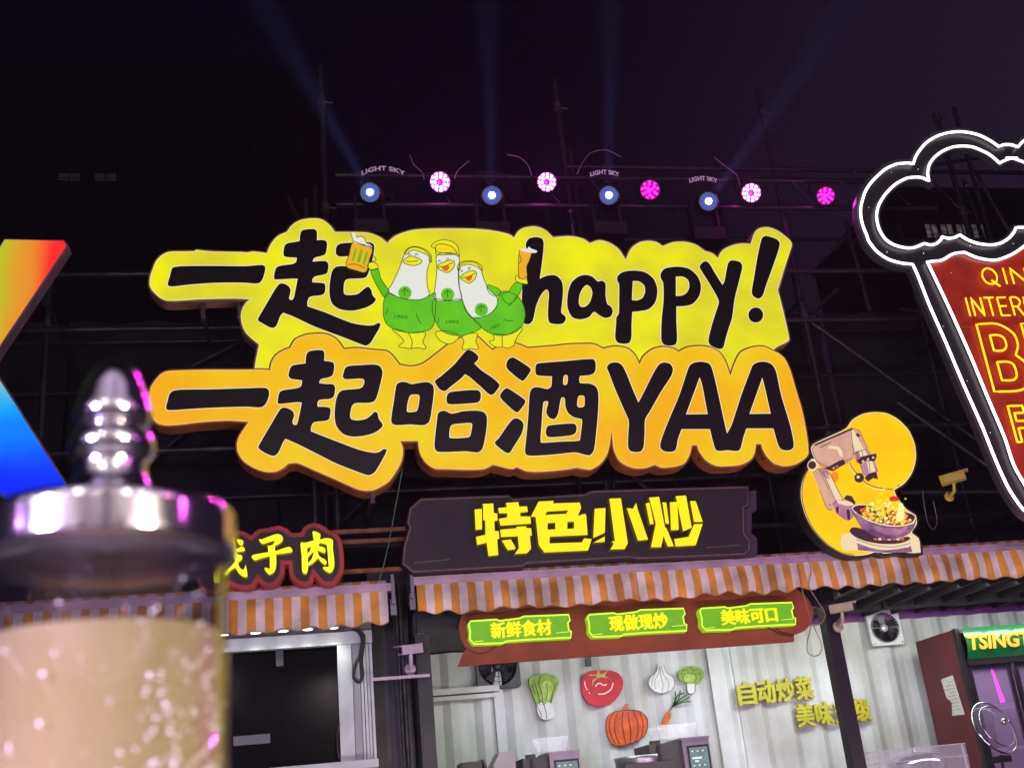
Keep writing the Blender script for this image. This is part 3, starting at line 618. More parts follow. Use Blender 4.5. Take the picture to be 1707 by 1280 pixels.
lines('outline', ['215,560c 250,525c 300,530c 345,555c 370,605c 455,775c', '265,690c 315,825c 340,855c 370,850c', '300,562c 395,785c', '258,525c 340,690c', '205,372c 225,335c 522,205c 582,222c 648,372c', '205,372c 240,462c 295,522c 372,545c 532,445c 535,405c 515,222c', '535,405c 556,400c 640,370c', '240,462c 300,500c 372,520c 520,440c'], YR - .0118, .0035, M_p3, t, zr)
lines('spindle_lines', ['560,388c 572,470c', '600,380c 618,462c', '655,372c 672,430c', '612,570c 590,492c', '655,465c 668,560c', '520,845 560,925 600,990 680,1050 780,1078 880,1075 960,1045 1010,990 1030,925', '560,875 640,938 780,980 900,988 1005,966', '555,1085 700,1130 850,1145 985,1115', '560,1115 690,1160 800,1172 960,1150'], YR - .0152, .0035, M_p3, t, zr)
FC = [M_by, lit('food_gold', (255, 214, 60), 1), lit('food_red', (226, 54, 24), 1), lit('food_orange', (248, 150, 50), 1), lit('food_cream', (255, 246, 170), 1)]
fb = [MB() for _ in FC]
for k in range(260):
    a_ = random.random() * 6.283; r_ = math.sqrt(random.random()); x = 785 + 205 * r_ * math.cos(a_); y = 898 + 62 * r_ * math.sin(a_) + (x - 785) * .14
    if k > 190: x = random.gauss(780, 65); y = 850 - abs(random.gauss(0, 55)) 
    s_ = random.uniform(8, 19); n_ = random.choice((4, 5, 6)); a0 = random.random() * 6
    i_ = random.choice((0, 0, 1, 1, 2, 3, 3, 4)) if k <= 190 else random.choice((0, 1, 0, 4))
    loop = [Vector(zr(x + s_ * math.cos(a0 + j * 6.283 / n_) * random.uniform(.7, 1.1), y + s_ * .8 * math.sin(a0 + j * 6.283 / n_))) for j in range(n_)]
    yy = YR - .0145 - .0004 * (k % 9) - .00008 * i_
    slab(fb[i_], [W(loop, yy)], yy, .0005)
for m_, b_ in zip(FC, fb):
    o = b_.build('food_pieces', m_, wk); o['kind'] = 'stuff'
rp('green_slice', '875,900 885,850 905,800 925,805 935,870 930,930 880,940', 12, FC[4], wk, True); rp('red_pepper', '820,755 850,742 885,752 895,775 860,782 825,780', 9, FC[2], wk, True)
lines('sketch_line', ['505,478 530,530 570,570', '600,610 640,642 700,670 790,684 850,690', '270,360 360,315', '180,520 140,620 127,700 133,790 168,905 232,1020 332,1124 440,1190 540,1208', '340,810 356,812', '880,664 900,655'], YR - .0082, .006, M_p3, t, zr)
lines('sketch_glow', ['500,492 522,540 562,580', '630,655 700,682 790,696'], YR - .0084, .006, M_rim, t, zr)
u, v = zr(388, 590); plate('orange_dot', [circ(u, v, 6, 9)], YR - .0035, .001, lit('robot_orange', (255, 140, 0), 1), t)

# ------------------------------------------------------------------ neon beer-glass sign on the right
zn = Z(1420, 200, 5.948); zb = Z(1420, 400, 2.6667); YG = 7.35
M_neon = mat('neon_white', (255, 255, 255), .4, emit=(245, 250, 244), es=2.4)
M_neony = mat('neon_amber', (255, 200, 0), .4, emit=(255, 196, 22), es=1.5)
M_nback = mat('neon_backing', (46, 40, 46), .3, var=.15, vscale=3)
M_nred = mat('neon_panel_red', (150, 44, 34), .35, var=.2, vscale=3, emit=(150, 24, 14), es=.32, emit2=(196, 52, 14), evscale=5)
XC = P(1760, 510, YG).x
def half(pts): return W(spline(pts, 4, False), YG)
def mirror(l): return l + [Vector((2 * XC - p.x, p.y)) for p in reversed(l)]
o1 = half(S('1600,250 1560,246 1520,245 1455,265c 1400,225 1350,195 1280,160 1200,135 1080,118 960,128 850,160 740,225 660,320 630,375 610,437c 560,428 500,432 440,440 330,490 220,590 170,650 130,720 90,860 90,960 110,1050 150,1150', zn) + S('75,5 110,50 160,85 220,103 270,108c 290,150 345,290 420,460 500,650 580,830 640,980 690,1090 720,1140 765,1200 830,1240 900,1255', zb))
i1 = half(S('1640,380 1570,385 1500,410 1465,430c 1400,370 1350,335 1300,310 1200,270 1100,260 1000,270 900,310 820,370 770,440 752,530 765,605c 700,575 630,568 540,580 430,640 330,740 265,850 245,960 270,1080 330,1180 420,1240 540,1270 620,1265 720,1225c 780,1240 840,1225 880,1190 895,1160c 960,1175 1020,1165 1070,1140c 1150,1190 1250,1225 1380,1240 1480,1220 1560,1170 1610,1110 1625,1070c 1660,1066', zn))
g1 = half(S('790,10 720,60 640,90 560,80 500,55c 450,62 400,90 335,97c 380,190 450,340 530,520 600,690 680,880 720,1000 765,1080 800,1140 860,1175 930,1182', zb))
outer, cloud, cup = mirror(o1), mirror(i1), mirror(g1)
c0 = P(1735, 900, YG)
t = empty('sign', 'neon sign shaped like a foaming beer glass with white tubes and amber words', 'sign', (c0.x, YG, c0.z))
mb = MB(); oo = clean(outer); oo = oo if area2(oo) > 0 else oo[::-1]; cc = clean(cloud); cc = cc if area2(cc) > 0 else cc[::-1]
slab(mb, [off(oo, .03), off(cc, -.022)], YG + .03, .03); mb.build('backing', M_nback, t)
mb = MB(); slab(mb, [off(oo, .045), off(oo, .03)], YG + .002, .06); slab(mb, [off(cc, -.02), off(cc, -.03)], YG + .002, .06)
mb.build('edge_return', mat('neon_return', (84, 78, 84), .35, metal=.5), t)
mb = MB(); cu = clean(cup); cu = cu if area2(cu) > 0 else cu[::-1]; slab(mb, [off(cu, -.01)], YG + .022, .006); mb.build('red_panel', M_nred, t)
for l in (outer, cloud, cup):
    mb = MB(); mb.tube([(p.x, YG, p.y) for p in clean(l)], .0108, 8, closed=True); mb.build('neon_tube', M_neon, t)
M_joint = mat('panel_joint', (190, 80, 50), .5)
mb = MB()
for u, v in ((1600, 543), (1656, 667)):
    a = P(u, v, YG); zz = a.z; xr = 2 * XC - a.x
    mb.box((a.x, YG + .018, zz - .003), (xr, YG + .021, zz + .003))
mb.build('panel_joint', M_joint, t)
FONT = {'Q': ['.5,1 .85,.85 1,.5 .85,.12 .5,0 .15,.12 0,.5 .15,.85@', '.55,.25 1.05,-.15'], 'I': ['.5,1 .5,0'], 'N': ['0,0 0,1c 1,0c 1,1'], 'G': ['.95,.85 .5,1 .12,.82 0,.5 .12,.15 .5,0 .95,.12c .95,.45c .6,.45'],
        'D': ['0,0c 0,1c .5,1 .9,.8 1,.5 .9,.2 .5,0@'], 'A': ['0,0 .5,1c 1,0', '.2,.35 .8,.35'], 'O': ['.5,1 .85,.85 1,.5 .85,.12 .5,0 .15,.12 0,.5 .15,.85@'], 'T': ['0,1 1,1', '.5,1 .5,0'],
        'E': ['.9,1 0,1c 0,0c .9,0', '0,.52 .75,.52'], 'R': ['0,0 0,1c .6,1 .95,.78 .6,.5 0,.5', '.5,.5 1,0'], 'L': ['0,1 0,0c .9,0']}
def neonrow(body, x0, pitch, wd, zb_, zt):
    for i, ch in enumerate(body):
        mb = MB(); k_ = x0
        for c2_ in body[:i]: k_ += pitch * (.56 if c2_ == 'I' else 1)
        if ch == 'I': k_ -= wd * .25
        for st in FONT[ch]:
            cl_ = st.endswith('@'); q = spline(S(st.rstrip('@')), 4, cl_)
            mb.tube([(k_ + p.x * wd, YG - .005, zb_ + p.y * (zt - zb_)) for p in q], .0074, 6, closed=cl_)
        mb.build('neon_letter', M_neony, t)
q = P(1634, 450, YG); q2 = P(1648, 474, YG); r0 = P(1660, 446, YG)
pt = (XC - q.x) * 2 / 6.9; neonrow('QINGDAO', q.x, pt, pt * .76, q2.z, q.z + .012)
q = P(1605, 497, YG); q2 = P(1616, 527, YG); pt = P(1663, 515, YG).x - P(1641, 515, YG).x; neonrow('INTERNATIONAL', q.x, pt, pt * .72, q2.z, q.z)
BL = {'B': ['0,0c 0,1c .55,1 .9,.85 .93,.68 .8,.53c 1,.4 1,.2 .85,.05 .55,0@', '.27,.6c .27,.83c .5,.83 .62,.78 .62,.66 .5,.6@', '.27,.16c .27,.43c .55,.43 .68,.38 .68,.22 .55,.16@'],
      'E': ['0,0c 0,1c .9,1c .9,.8c .27,.8c .27,.61c .8,.61c .8,.42c .27,.42c .27,.2c .92,.2c .92,0c@'],
      'R': ['0,0c 0,1c .6,1 .92,.85 .92,.6 .7,.44c 1,0c .7,0c .45,.4c .27,.4c .27,0c@', '.27,.58c .27,.82c .5,.82 .64,.76 .64,.64 .5,.58@'],
      'F': ['0,0c 0,1c .9,1c .9,.8c .3,.8c .3,.58c .8,.58c .8,.38c .3,.38c .3,0c@'], 'S': ['0,.05c 0,.25c .5,.17 .7,.28 .1,.5 0,.75 .2,.98 .9,.98c .9,.78c .4,.84 .3,.72 .9,.48 .98,.2 .7,0@'],
      'T': ['.35,0c .35,.8c 0,.8c 0,1c 1,1c 1,.8c .65,.8c .65,0c@'], 'I': ['.35,0c .35,1c .65,1c .65,0c@'], 'V': ['.38,0c 0,1c .3,1c .5,.35c .7,1c 1,1c .62,0c@'], 'A': ['0,0c .36,1c .64,1c 1,0c .72,0c .65,.2c .35,.2c .28,0c@', '.4,.38c .6,.38c .5,.7c@'], 'L': ['0,0c 0,1c .3,1c .3,.2c .9,.2c .9,0c@']}
def blockrow(body, x0, pitch, wd, zb_, zt):
    for i, ch in enumerate(body):
        mb = MB()
        for st in BL[ch]:
            q = spline(S(st.rstrip('@')), 4, True)
            mb.tube([(x0 + pitch * i + p.x * wd, YG - .005, zb_ + p.y * (zt - zb_)) for p in clean(q)], .0085, 6, closed=True)
        mb.build('neon_letter', M_neony, t)
q = P(1627, 541, YG); q2 = P(1655, 653, YG); pt = (XC - q.x) * 2 / 3.85; blockrow('BEER', q.x, pt, pt * .86, q2.z, q.z)
q = P(1679, 677, YG); q2 = P(1697, 737, YG); pt = (XC - q.x) * 2 / 7.8; blockrow('FESTIVAL', q.x, pt, pt * .8, q2.z, q.z)
mb = MB()
for (u_, v_) in ((40, 500), (402, 515), (662, 484), (175, 862), (1235, 560), (1145, 648), (1610, 1218), (1180, 1240)):
    a = P(*zn(u_, v_), YG); mb.lathe([(0, -.012), (.006, -.01), (.006, .0)], (a.x, YG + .02, a.z), 8, (0, 1, 0))
for (u_, v_) in ((160, 50), (322, 55), (445, 142), (410, 380), (517, 623), (620, 853)):
    a = P(*zb(u_, v_), YG); mb.lathe([(0, -.012), (.006, -.01), (.006, .0)], (a.x, YG + .02, a.z), 8, (0, 1, 0))
mb.build('screw_heads', mat('screw', (200, 195, 200), .2, metal=1), t)

# ------------------------------------------------------------------ big X letter on the far left
YX = 7.0
M_x = bpy.data.materials.new('letter_x_face'); M_x.use_nodes = True
n = M_x.node_tree; b = n.nodes['Principled BSDF']; tcx = n.nodes.new('ShaderNodeTexCoord'); sx = n.nodes.new('ShaderNodeSeparateXYZ')
n.links.new(tcx.outputs['Generated'], sx.inputs[0])
def ramp(stops):
    r_ = n.nodes.new('ShaderNodeValToRGB'); r_.color_ramp.interpolation = 'EASE'
    while len(r_.color_ramp.elements) < len(stops): r_.color_ramp.elements.new(.5)
    for e_, (p_, c_) in zip(r_.color_ramp.elements, stops): e_.position = p_; e_.color = (*lin(c_), 1)
    return r_
no = n.nodes.new('ShaderNodeTexNoise'); no.inputs['Scale'].default_value = 2.2; n.links.new(tcx.outputs['Object'], no.inputs['Vector'])
m1 = n.nodes.new('ShaderNodeMath'); m1.operation = 'MULTIPLY_ADD'; m1.inputs[1].default_value = .12; n.links.new(no.outputs['Fac'], m1.inputs[0]); n.links.new(sx.outputs['X'], m1.inputs[2])
m2 = n.nodes.new('ShaderNodeMath'); m2.operation = 'MULTIPLY_ADD'; m2.inputs[1].default_value = .16; n.links.new(no.outputs['Fac'], m2.inputs[0]); n.links.new(sx.outputs['Z'], m2.inputs[2])
rt_ = ramp([(0, (90, 210, 40)), (.66, (176, 205, 36)), (.80, (232, 150, 40)), (.94, (255, 44, 40))]); rb_ = ramp([(0, (0, 30, 255)), (.16, (0, 44, 255)), (.36, (0, 130, 255)), (.5, (0, 190, 240))])
n.links.new(m1.outputs[0], rt_.inputs[0]); n.links.new(m2.outputs[0], rb_.inputs[0])
rz = ramp([(.42, (0, 0, 0)), (.68, (255, 255, 255))]); n.links.new(m2.outputs[0], rz.inputs[0])
mxx = n.nodes.new('ShaderNodeMix'); mxx.data_type = 'RGBA'; n.links.new(rz.outputs[0], mxx.inputs['Factor']); n.links.new(rb_.outputs[0], mxx.inputs['A']); n.links.new(rt_.outputs[0], mxx.inputs['B'])
n.links.new(mxx.outputs['Result'], b.inputs['Emission Color']); b.inputs['Emission Strength'].default_value = 1; b.inputs['Base Color'].default_value = (.01, .01, .01, 1); b.inputs['Specular IOR Level'].default_value = .05
r_pts = [(0, 402), (108, 402), (112, 410), (-19, 604), (118, 820), (112, 830), (15, 842), (-70, 705), (-70, 525)]
right = [P(u, v, YX) for u, v in [(8, 400), (106, 402), (111, 410), (-19, 604), (118, 822), (112, 830), (15, 842)]]
xc = P(-70, 604, YX).x; zt_ = P(-62, 512, YX).z; zbm = P(-70, 700, YX).z
lp = [Vector((xc, zt_))] + [Vector((q.x, q.z)) for q in right] + [Vector((xc, zbm))] + [Vector((2 * xc - q.x, q.z)) for q in reversed(right)]
t = empty('letter_sign', 'tall X-shaped lit letter shading from red and lime down to blue', 'sign', (xc, YX, P(15, 842, YX).z))
lc = clean(lp); lc = lc if area2(lc) > 0 else lc[::-1]
mb = MB(); slab(mb, [off(lc, .012)], YX, .11, 0, .004); mb.build('case', mat('x_case', (120, 92, 118), .4, metal=.3, var=.2, vscale=5), t)
mb = MB(); slab(mb, [lc], YX - .004, .003); mb.build('face', M_x, t)
MB().box((xc - .03, YX + .1, P(15, 842, YX).z - 1.2), (xc + .03, YX + .16, zt_)).build('support_post', M_tube, t)
MB().tube([(xc, YX + .13, 0), (xc, YX + .13, 3.4)], .03, 8).build('support_post', M_tube, t)
MB().tube([(xc, YX + .13, 3.25), (xc, YF, 3.25)], .02, 8).build('support_arm', M_tube, t)

# ------------------------------------------------------------------ stage lights
M_black = mat('fixture_black', (22, 20, 24), .4, var=.2, vscale=20)
M_led = mat('led_pink', (255, 120, 220), .3, emit=(255, 78, 220), es=26); M_led2 = mat('led_magenta', (255, 80, 200), .3, emit=(255, 30, 200), es=2.2)
M_cover = mat('rain_cover', (60, 50, 62), .25, alpha=.35, bump=.5, bscale=25)
M_ltx = mat('cover_print', (235, 230, 238), .6)
M_bulb = mat('beam_bulb', (255, 255, 255), .3, emit=(228, 240, 255), es=30); M_lens = mat('beam_lens', (60, 76, 150), .1, emit=(78, 98, 176), es=.8, coat=.5)
YL = 8.0; zbar = P(1400, 290, YL).z
t = empty('lighting_bar', 'long dark steel bar from which the stage lights hang', 'truss', (3, YL + .12, zbar))
MB().tube([(P(560, 290, YL).x, YL + .12, zbar), (P(1560, 290, YL).x, YL + .12, zbar)], .025, 10).build('bar', M_frame, t)
MB().tube([(P(560, 290, YL).x, YL + .12, zbar - .28), (P(1560, 290, YL).x, YL + .12, zbar - .28)], .025, 10).build('bar', M_frame, t)
for k in range(12):
    x = P(560, 290, YL).x + .3 + k * .47; MB().tube([(x, YL + .12, zbar), (x + .2, YL + .12, zbar - .28)], .009, 6).build('lacing', M_frame, t)
def orient(mb, c, d):
    """turn everything modelled about the origin facing -y into direction d and move it to c"""
    q = Vector((0, -1, 0)).rotation_difference(Vector(d).normalized()).to_matrix(); c = Vector(c)
    mb.v = [c + q @ p for p in mb.v]; return mb
par_l = ['leftmost of the magenta LED stage lights, beside the left blue beam lamp', 'second magenta LED stage light, above the gap before the lower-case word', 'third magenta LED stage light, dimmer, right of the middle blue beam',
         'fourth magenta LED stage light, bright, right of the last blue beam', 'rightmost magenta LED stage light, small and dim, beyond the tall pole']
for i, (u, v, r_, m_) in enumerate([(733, 304, .082, M_led), (911, 304, .078, M_led), (1083, 317, .080, M_led2), (1252, 322, .080, M_led), (1376, 327, .074, M_led2)]):
    c = P(u, v, YL); t = empty('par_light', par_l[i], 'stage light', (c.x, YL + .12, c.z - .1), 'magenta LED stage lights in the row')
    d = (EYE + Vector((2, 0, 1.5)) - c).normalized()
    orient(MB().lathe([(0, .17), (r_ * .7, .16), (r_ * 1.05, .06), (r_ * 1.12, -.02), (r_ * 1.0, -.02), (r_ * .98, .0), (0, .001)], (0, 0, 0), 28, (0, 1, 0)), c, d).build('housing', M_black, t)
    orient(MB().lathe([(0, -.003), (r_ * .96, -.003), (r_ * .96, 0)], (0, 0, 0), 28, (0, 1, 0)), c, d).build('front_glass', mat('led_front', (60, 0, 40), .2, emit=(230, 0, 150), es=.5), t)
    led = MB()
    for ring, k in ((.25, 3), (.58, 6), (.86, 9)) if i in (2, 4) else ((.52, 7), (.86, 11)):
        for j in range(k):
            a_ = 6.283 * j / k + ring; led.lathe([(0, -.016), (r_ * .12, -.013), (r_ * .185, -.004), (r_ * .185, 0)], (r_ * ring * math.cos(a_), 0, r_ * ring * math.sin(a_)), 8, (0, 1, 0))
    orient(led, c, d).build('led_lenses', m_, t)['kind'] = 'stuff'
    yk = MB().tube([(c.x - r_ * 1.2, c.y + .05, c.z), (c.x - r_ * 1.25, c.y + .1, c.z + .12), (c.x - .03, c.y + .12, zbar), (c.x + .03, c.y + .12, zbar), (c.x + r_ * 1.25, c.y + .1, c.z + .12), (c.x + r_ * 1.2, c.y + .05, c.z)], .007, 6); yk.build('yoke', M_black, t)
    lo = lamp('par_glow', 'SPOT', c + d * .03, 170 if m_ is M_led else 60, (1, .02, .72), c + (EYE + Vector((0, 0, .8)) - c).normalized() + d * .03, spot_size=R(44), spot_blend=.8, shadow_soft_size=.05); lo.parent = t; lo.location = lo.location - t.location
    lo = lamp('par_spill', 'POINT', c + d * .09, 5 if m_ is M_led else 2, (1, .05, .8), shadow_soft_size=.04); lo.parent = t; lo.location = lo.location - t.location
beam_l = ['leftmost blue-white beam lamp, throwing its beam up to the left', 'second blue-white beam lamp, between the first two magenta lights', 'third blue-white beam lamp, throwing its beam straight up', 'rightmost blue-white beam lamp, throwing its beam up to the right']
for i, (u, v, tu, tv, cv) in enumerate([(617, 321, 470, 60, 'LIGHT SKY'), (820, 326, 812, 0, None), (1015, 326, 1018, 0, 'LIGHT SKY'), (1181, 336, 1330, 130, 'LIGHT SKY')]):
    c = P(u, v, YL - .06); t = empty('beam_light', beam_l[i], 'stage light', (c.x, YL + .05, c.z - .25), 'blue-white beam lamps in the row')
    tgt = P(tu, tv, 6.4); d = (tgt - c).normalized(); face = (d * .35 + (EYE - c).normalized()).normalized()
    orient(MB().lathe([(0, .34), (.07, .33), (.1, .24), (.105, .1), (.088, 0), (.082, -.01), (.08, .004), (0, .005)], (0, 0, 0), 32, (0, 1, 0)), c, face).build('head', M_black, t)
    ln = orient(MB().lathe([(0, -.012), (.04, -.009), (.074, 0), (.074, .003)], (0, 0, 0), 32, (0, 1, 0)), c, face).build('lens', M_lens, t)
    orient(MB().lathe([(0, -.022), (.02, -.02), (.027, -.012), (.027, -.008)], (0, 0, 0), 20, (0, 1, 0)), c, face).build('bulb', M_bulb, ln)
    bs = MB().box((c.x - .14, YL + .02, c.z - .32), (c.x + .14, YL + .24, c.z - .2)); bs.box((c.x - .125, YL + .06, c.z - .2), (c.x - .105, YL + .16, c.z + .06)); bs.box((c.x + .105, YL + .06, c.z - .2), (c.x + .125, YL + .16, c.z + .06))
    bs.build('base', M_black, t)
    lo = lamp('beam', 'SPOT', c + face * .05 + d * .03, 9500, (.24, .32, 1.0), c + d * 3, spot_size=R(9), spot_blend=.9, shadow_soft_size=.04); lo.parent = t; lo.location = lo.location - t.location
    # crumpled clear rain cover above the head
    mb = MB(); nx, ny = 14, 7; vs = []; dx = (.12 if i == 0 else 0)
    for jj in range(ny + 1):
        for ii in range(nx + 1):
            a_ = math.pi * (ii / nx); b_ = jj / ny
            rr = .24 * (1 + .07 * math.sin(ii * 2.3 + jj * 1.7 + i)) * (1 - .25 * b_)
            vs.append((c.x + dx - rr * math.cos(a_) * 1.15, YL - .02 + b_ * .3, c.z + .05 + rr * math.sin(a_) * .9 + .01 * math.sin(ii * 3.1)))
    mb.add(vs, [(jj * (nx + 1) + ii, jj * (nx + 1) + ii + 1, (jj + 1) * (nx + 1) + ii + 1, (jj + 1) * (nx + 1) + ii) for jj in range(ny) for ii in range(nx)], 0, True)
    cvo = mb.build('rain_cover', M_cover, t)
    if cv:
        mb = MB(); cc_ = Vector((c.x + dx, 0, c.z)); W_ = .36 if i == 0 else .26
        textmesh(mb, cv, c.x + dx - W_ / 2, c.x + dx + W_ / 2, c.z + .225, c.z + .27, YL - .035, .002, .03, warp=lambda p, c=cc_: Vector((p.x, p.y, p.z - 1.6 * (p.x - c.x) ** 2)))
        mb.build('print', M_ltx, cvo)

# hanging leads between the lights
M_cable = mat('cable_black', (26, 22, 26), .5); M_cabl2 = mat('cable_grey', (120, 100, 120), .5); M_cab3 = mat('cable_tan', (150, 110, 84), .5)
def cable(label, pts, Y, r=.005, m=None, cat='cable', name='cable', closed=False):
    q = spline([(a_, b_, False) for a_, b_ in pts], 6, closed); mb = MB()
    mb.tube([P(p.x, p.y, Y) for p in q], r, 6, closed=closed)
    return tag(mb.build(name, m or M_cable, None), label, cat)
cable('thin lead drooping to the leftmost magenta light', [(683, 258), (690, 275), (704, 288), (707, 300)], YL - .02, .004, M_cabl2)
cable('thin lead rising from the leftmost magenta light', [(758, 298), (763, 285), (774, 275), (782, 268)], YL - .02, .004, M_cabl2)
cable('thin lead arching over to the second magenta light', [(845, 258), (865, 262), (880, 275), (886, 292)], YL - .02, .004, M_cabl2)
cable('thin lead beside the third blue beam lamp', [(962, 290), (972, 270), (985, 255), (1010, 250), (1035, 262)], YL - .02, .004, M_cabl2)
cable('thin lead reaching the fourth magenta light', [(1190, 262), (1210, 278), (1228, 292), (1233, 308)], YL - .02, .004, M_cabl2)
cable('green rope running down behind the black panel sign', [(671, 780), (662, 830), (648, 905), (640, 940), (632, 968)], 7.68, .004, mat('rope_green', (70, 110, 84), .7), 'rope', 'rope')

# ------------------------------------------------------------------ containers (food stalls)
M_white = mat('painted_steel_white', (196, 200, 198), .5, color2=(160, 160, 152), vscale=1.7, bump=.1, bscale=12)
YC = 8.0; YI = 10.2
xL = P(716, 1150, YC).x; xm = P(1402, 1150, YC).x; xE = xm + 3.4
ztop = 2.72
def corrugated(mb, x0, x1, z0, z1, y, pitch=.278, dep=.038, mi=0):
    xs = []; x = x0; k = 0
    while x < x1:
        for (dx, dy) in ((0, 0), (.07, 0), (.139, dep), (.209, dep)):
            if x + dx <= x1: xs.append((x + dx, y - dy))
        x += pitch
    xs.append((x1, y))
    vs = [(a_, b_, z0) for a_, b_ in xs] + [(a_, b_, z1) for a_, b_ in xs]; m_ = len(xs)
    mb.add(vs, [(i, i + 1, m_ + i + 1, m_ + i) for i in range(m_ - 1)], mi)
st = empty('food_stall', 'white shipping container food stall with vegetable cutouts on its back wall', 'food stall', ((xL + xm) / 2, 9.1, 0))
mb = MB(); corrugated(mb, xL, xm + .045, .15, ztop, YI); mb.build('back_wall', M_white, st)
MB().box((xL - .06, YC + .02, .15), (xL - .01, YI, ztop)).build('side_wall', M_white, st)
MB().box((xL - .06, YC + .01, ztop + .01), (xm, YI + .05, ztop + .08)).build('roof', M_frame, st)
MB().box((xL - .08, YC - .02, .0), (xL + .02, YC + .1, 2.55)).build('corner_post', M_frame, st)
post = MB().box((xm - .045, YC - .06, 0), (xm + .055, YC + .05, 2.70)).build('corner_post', M_frame, st)
MB().box((xL - .06, YC + .005, ztop - .16), (xm, YC + .06, ztop - .002)).build('lintel', M_frame, st)
MB().box((xL - .06, YC + .02, .0), (xE, YI + .05, .15)).build('floor', M_frame, st)
# upright seams and batten on the back wall
for u, v in ((1186, 1100), (1236 - 400 + 0, 1200)):
    x = P(u, v, YI).x; MB().box((x - .06, YI - .065, .15), (x + .02, YI - .04, ztop - .01)).build('batten', M_white, st)
a = P(716, 1152, YI - .1); b = P(832, 1146, YI - .1)
MB().box((xL, YI - .12, a.z - .04), (b.x, YI - .05, a.z + .01)).box((xL, YI - .11, a.z - .09), (b.x - .04, YI - .05, a.z - .055)).build('shelf_rail', M_white, st)
lt = MB().box((1.6, 8.9, ztop - .055), (3.4, 8.98, ztop - .02)).build('tube_lamp', mat('tube_lamp', (255, 255, 255), .4, emit=(238, 255, 248), es=6), st)
lo = lamp('stall_light', 'AREA', (3.1, 8.75, ztop - .07), 42, (.90, 1.0, .95), (3.1, 9.5, 1.6), shape='RECTANGLE', size=3.2, size_y=.3)
# right stall
s2 = empty('food_stall', 'white container stall at the right edge with the green-topped fridge', 'food stall', ((xm + xE) / 2, 9.1, 0))
mb = MB(); corrugated(mb, xm + .04, xE, .15, P(1550, 1029, YI).z, YI); mb.build('back_wall', M_white, s2)
zc = P(1550, 1029, YI).z
mb = MB()
vs = []
for i in range(13):                         # ribbed dark ceiling seen from below
    x = xm + .05 + i * .28; mb.box((x, YC + .06, ztop + .12), (x + .24, YI + .03, ztop + .16)); mb.box((x + .24, YC + .06, ztop + .06), (x + .28, YI + .03, ztop + .16))
mb.build('ceiling', mat('ceiling_dark', (26, 21, 25), .6, metal=.2, var=.2, vscale=5), s2)
MB().box((xm + .05, YI - .06, zc), (xE, YI + .03, zc + .16)).build('top_rail', mat('rail_violet', (116, 50, 126), .35, var=.3, vscale=6), s2)
MB().box((xm + .06, YC + .005, ztop + .06), (xE, YC + .06, ztop + .18)).build('lintel', M_frame, s2)
MB().box((xE - .05, YC, 0), (xE, YI, ztop)).build('side_wall', M_white, s2)
lo = lamp('stall_light', 'AREA', (xm + 1.6, 8.75, ztop - .0), 34, (.92, 1.0, .96), (xm + 1.6, 9.7, 1.5), shape='RECTANGLE', size=2.6, size_y=.3)

# left stall: white frame round a dark serving window
s3 = empty('food_stall', 'left stall with a wide dark serving window in a white frame', 'food stall', (-1.2, 9.0, 0))
M_fr = mat('frame_white', (190, 196, 192), .45, var=.12, vscale=5)
a = P(395, 1087, YC); xr0 = P(566, 1200, YC).x; xr1 = P(626, 1200, YC).x; xl0 = P(-420, 1000, YC).x; zh = P(480, 1081, YC).z
zs = P(500, 1277, YC).z; xw0 = P(-300, 1100, YC).x
MB().box((xl0, YC - .04, zh), (xr1, YC + .03, zh + .085)).build('window_head', M_fr, s3)
MB().box((xl0, YC - .02, zh + .09), (xr1, YC + .03, 2.72)).build('fascia', mat('fascia_grey', (120, 124, 122), .55, var=.2, vscale=4), s3)
MB().box((xr0, YC - .035, zs), (P(590, 1200, YC).x, YC + .03, zh - .002)).build('window_jamb', M_fr, s3)
MB().box((P(591, 1200, YC).x, YC - .02, .3), (P(603, 1200, YC).x, YC + .03, zh - .002)).build('door_stile', mat('stile_grey', (140, 146, 144), .5), s3)
for k in range(4):
    x0 = P(604 + k * 5.5, 1200, YC).x; MB().box((x0, YC - .015 - .012 * (k % 2), .3), (x0 + .018, YC + .03, zh - .002)).build('jamb_rib', M_fr, s3)
MB().box((xl0, YC - .12, zs - .05), (xr1, YC + .03, zs)).build('window_sill', M_fr, s3)
MB().box((xl0, YC, 0), (xr1, YC + .03, zs - .052)).build('front_wall', M_white, s3)
MB().box((xl0, YC + .05, .1), (xr0 + .02, YC + .06, zh)).build('window_glass', mat('stall_glass', (1, 1, 2), .12, ior=1.15), s3)
MB().box((xl0, YI, 0), (xr1, YI + .05, 2.7)).box((xl0, YC + .03, 2.72), (xr1, YI, 2.78)).build('shell', M_frame, s3)
a = P(465, 1105, YC + .04); MB().box((a.x - .02, YC + .035, a.z - .02), (a.x + .03, YC + .048, zh)).build('window_latch', mat('latch_grey', (46, 44, 52), .4), s3)
a = P(425, 1232, YC + .04); MB().box((a.x - .14, YC + .035, a.z - .03), (a.x + .1, YC + .048, a.z + .03)).build('notice', mat('notice_dark', (60, 60, 64), .4), s3)
a = P(500, 1276, YC - .1); MB().box((a.x - .12, YC - .11, a.z - .045), (a.x + .18, YC - .09, a.z - .01)).build('counter_lamp', lit('counter_lamp_white', (240, 252, 250), 1.4), s3)
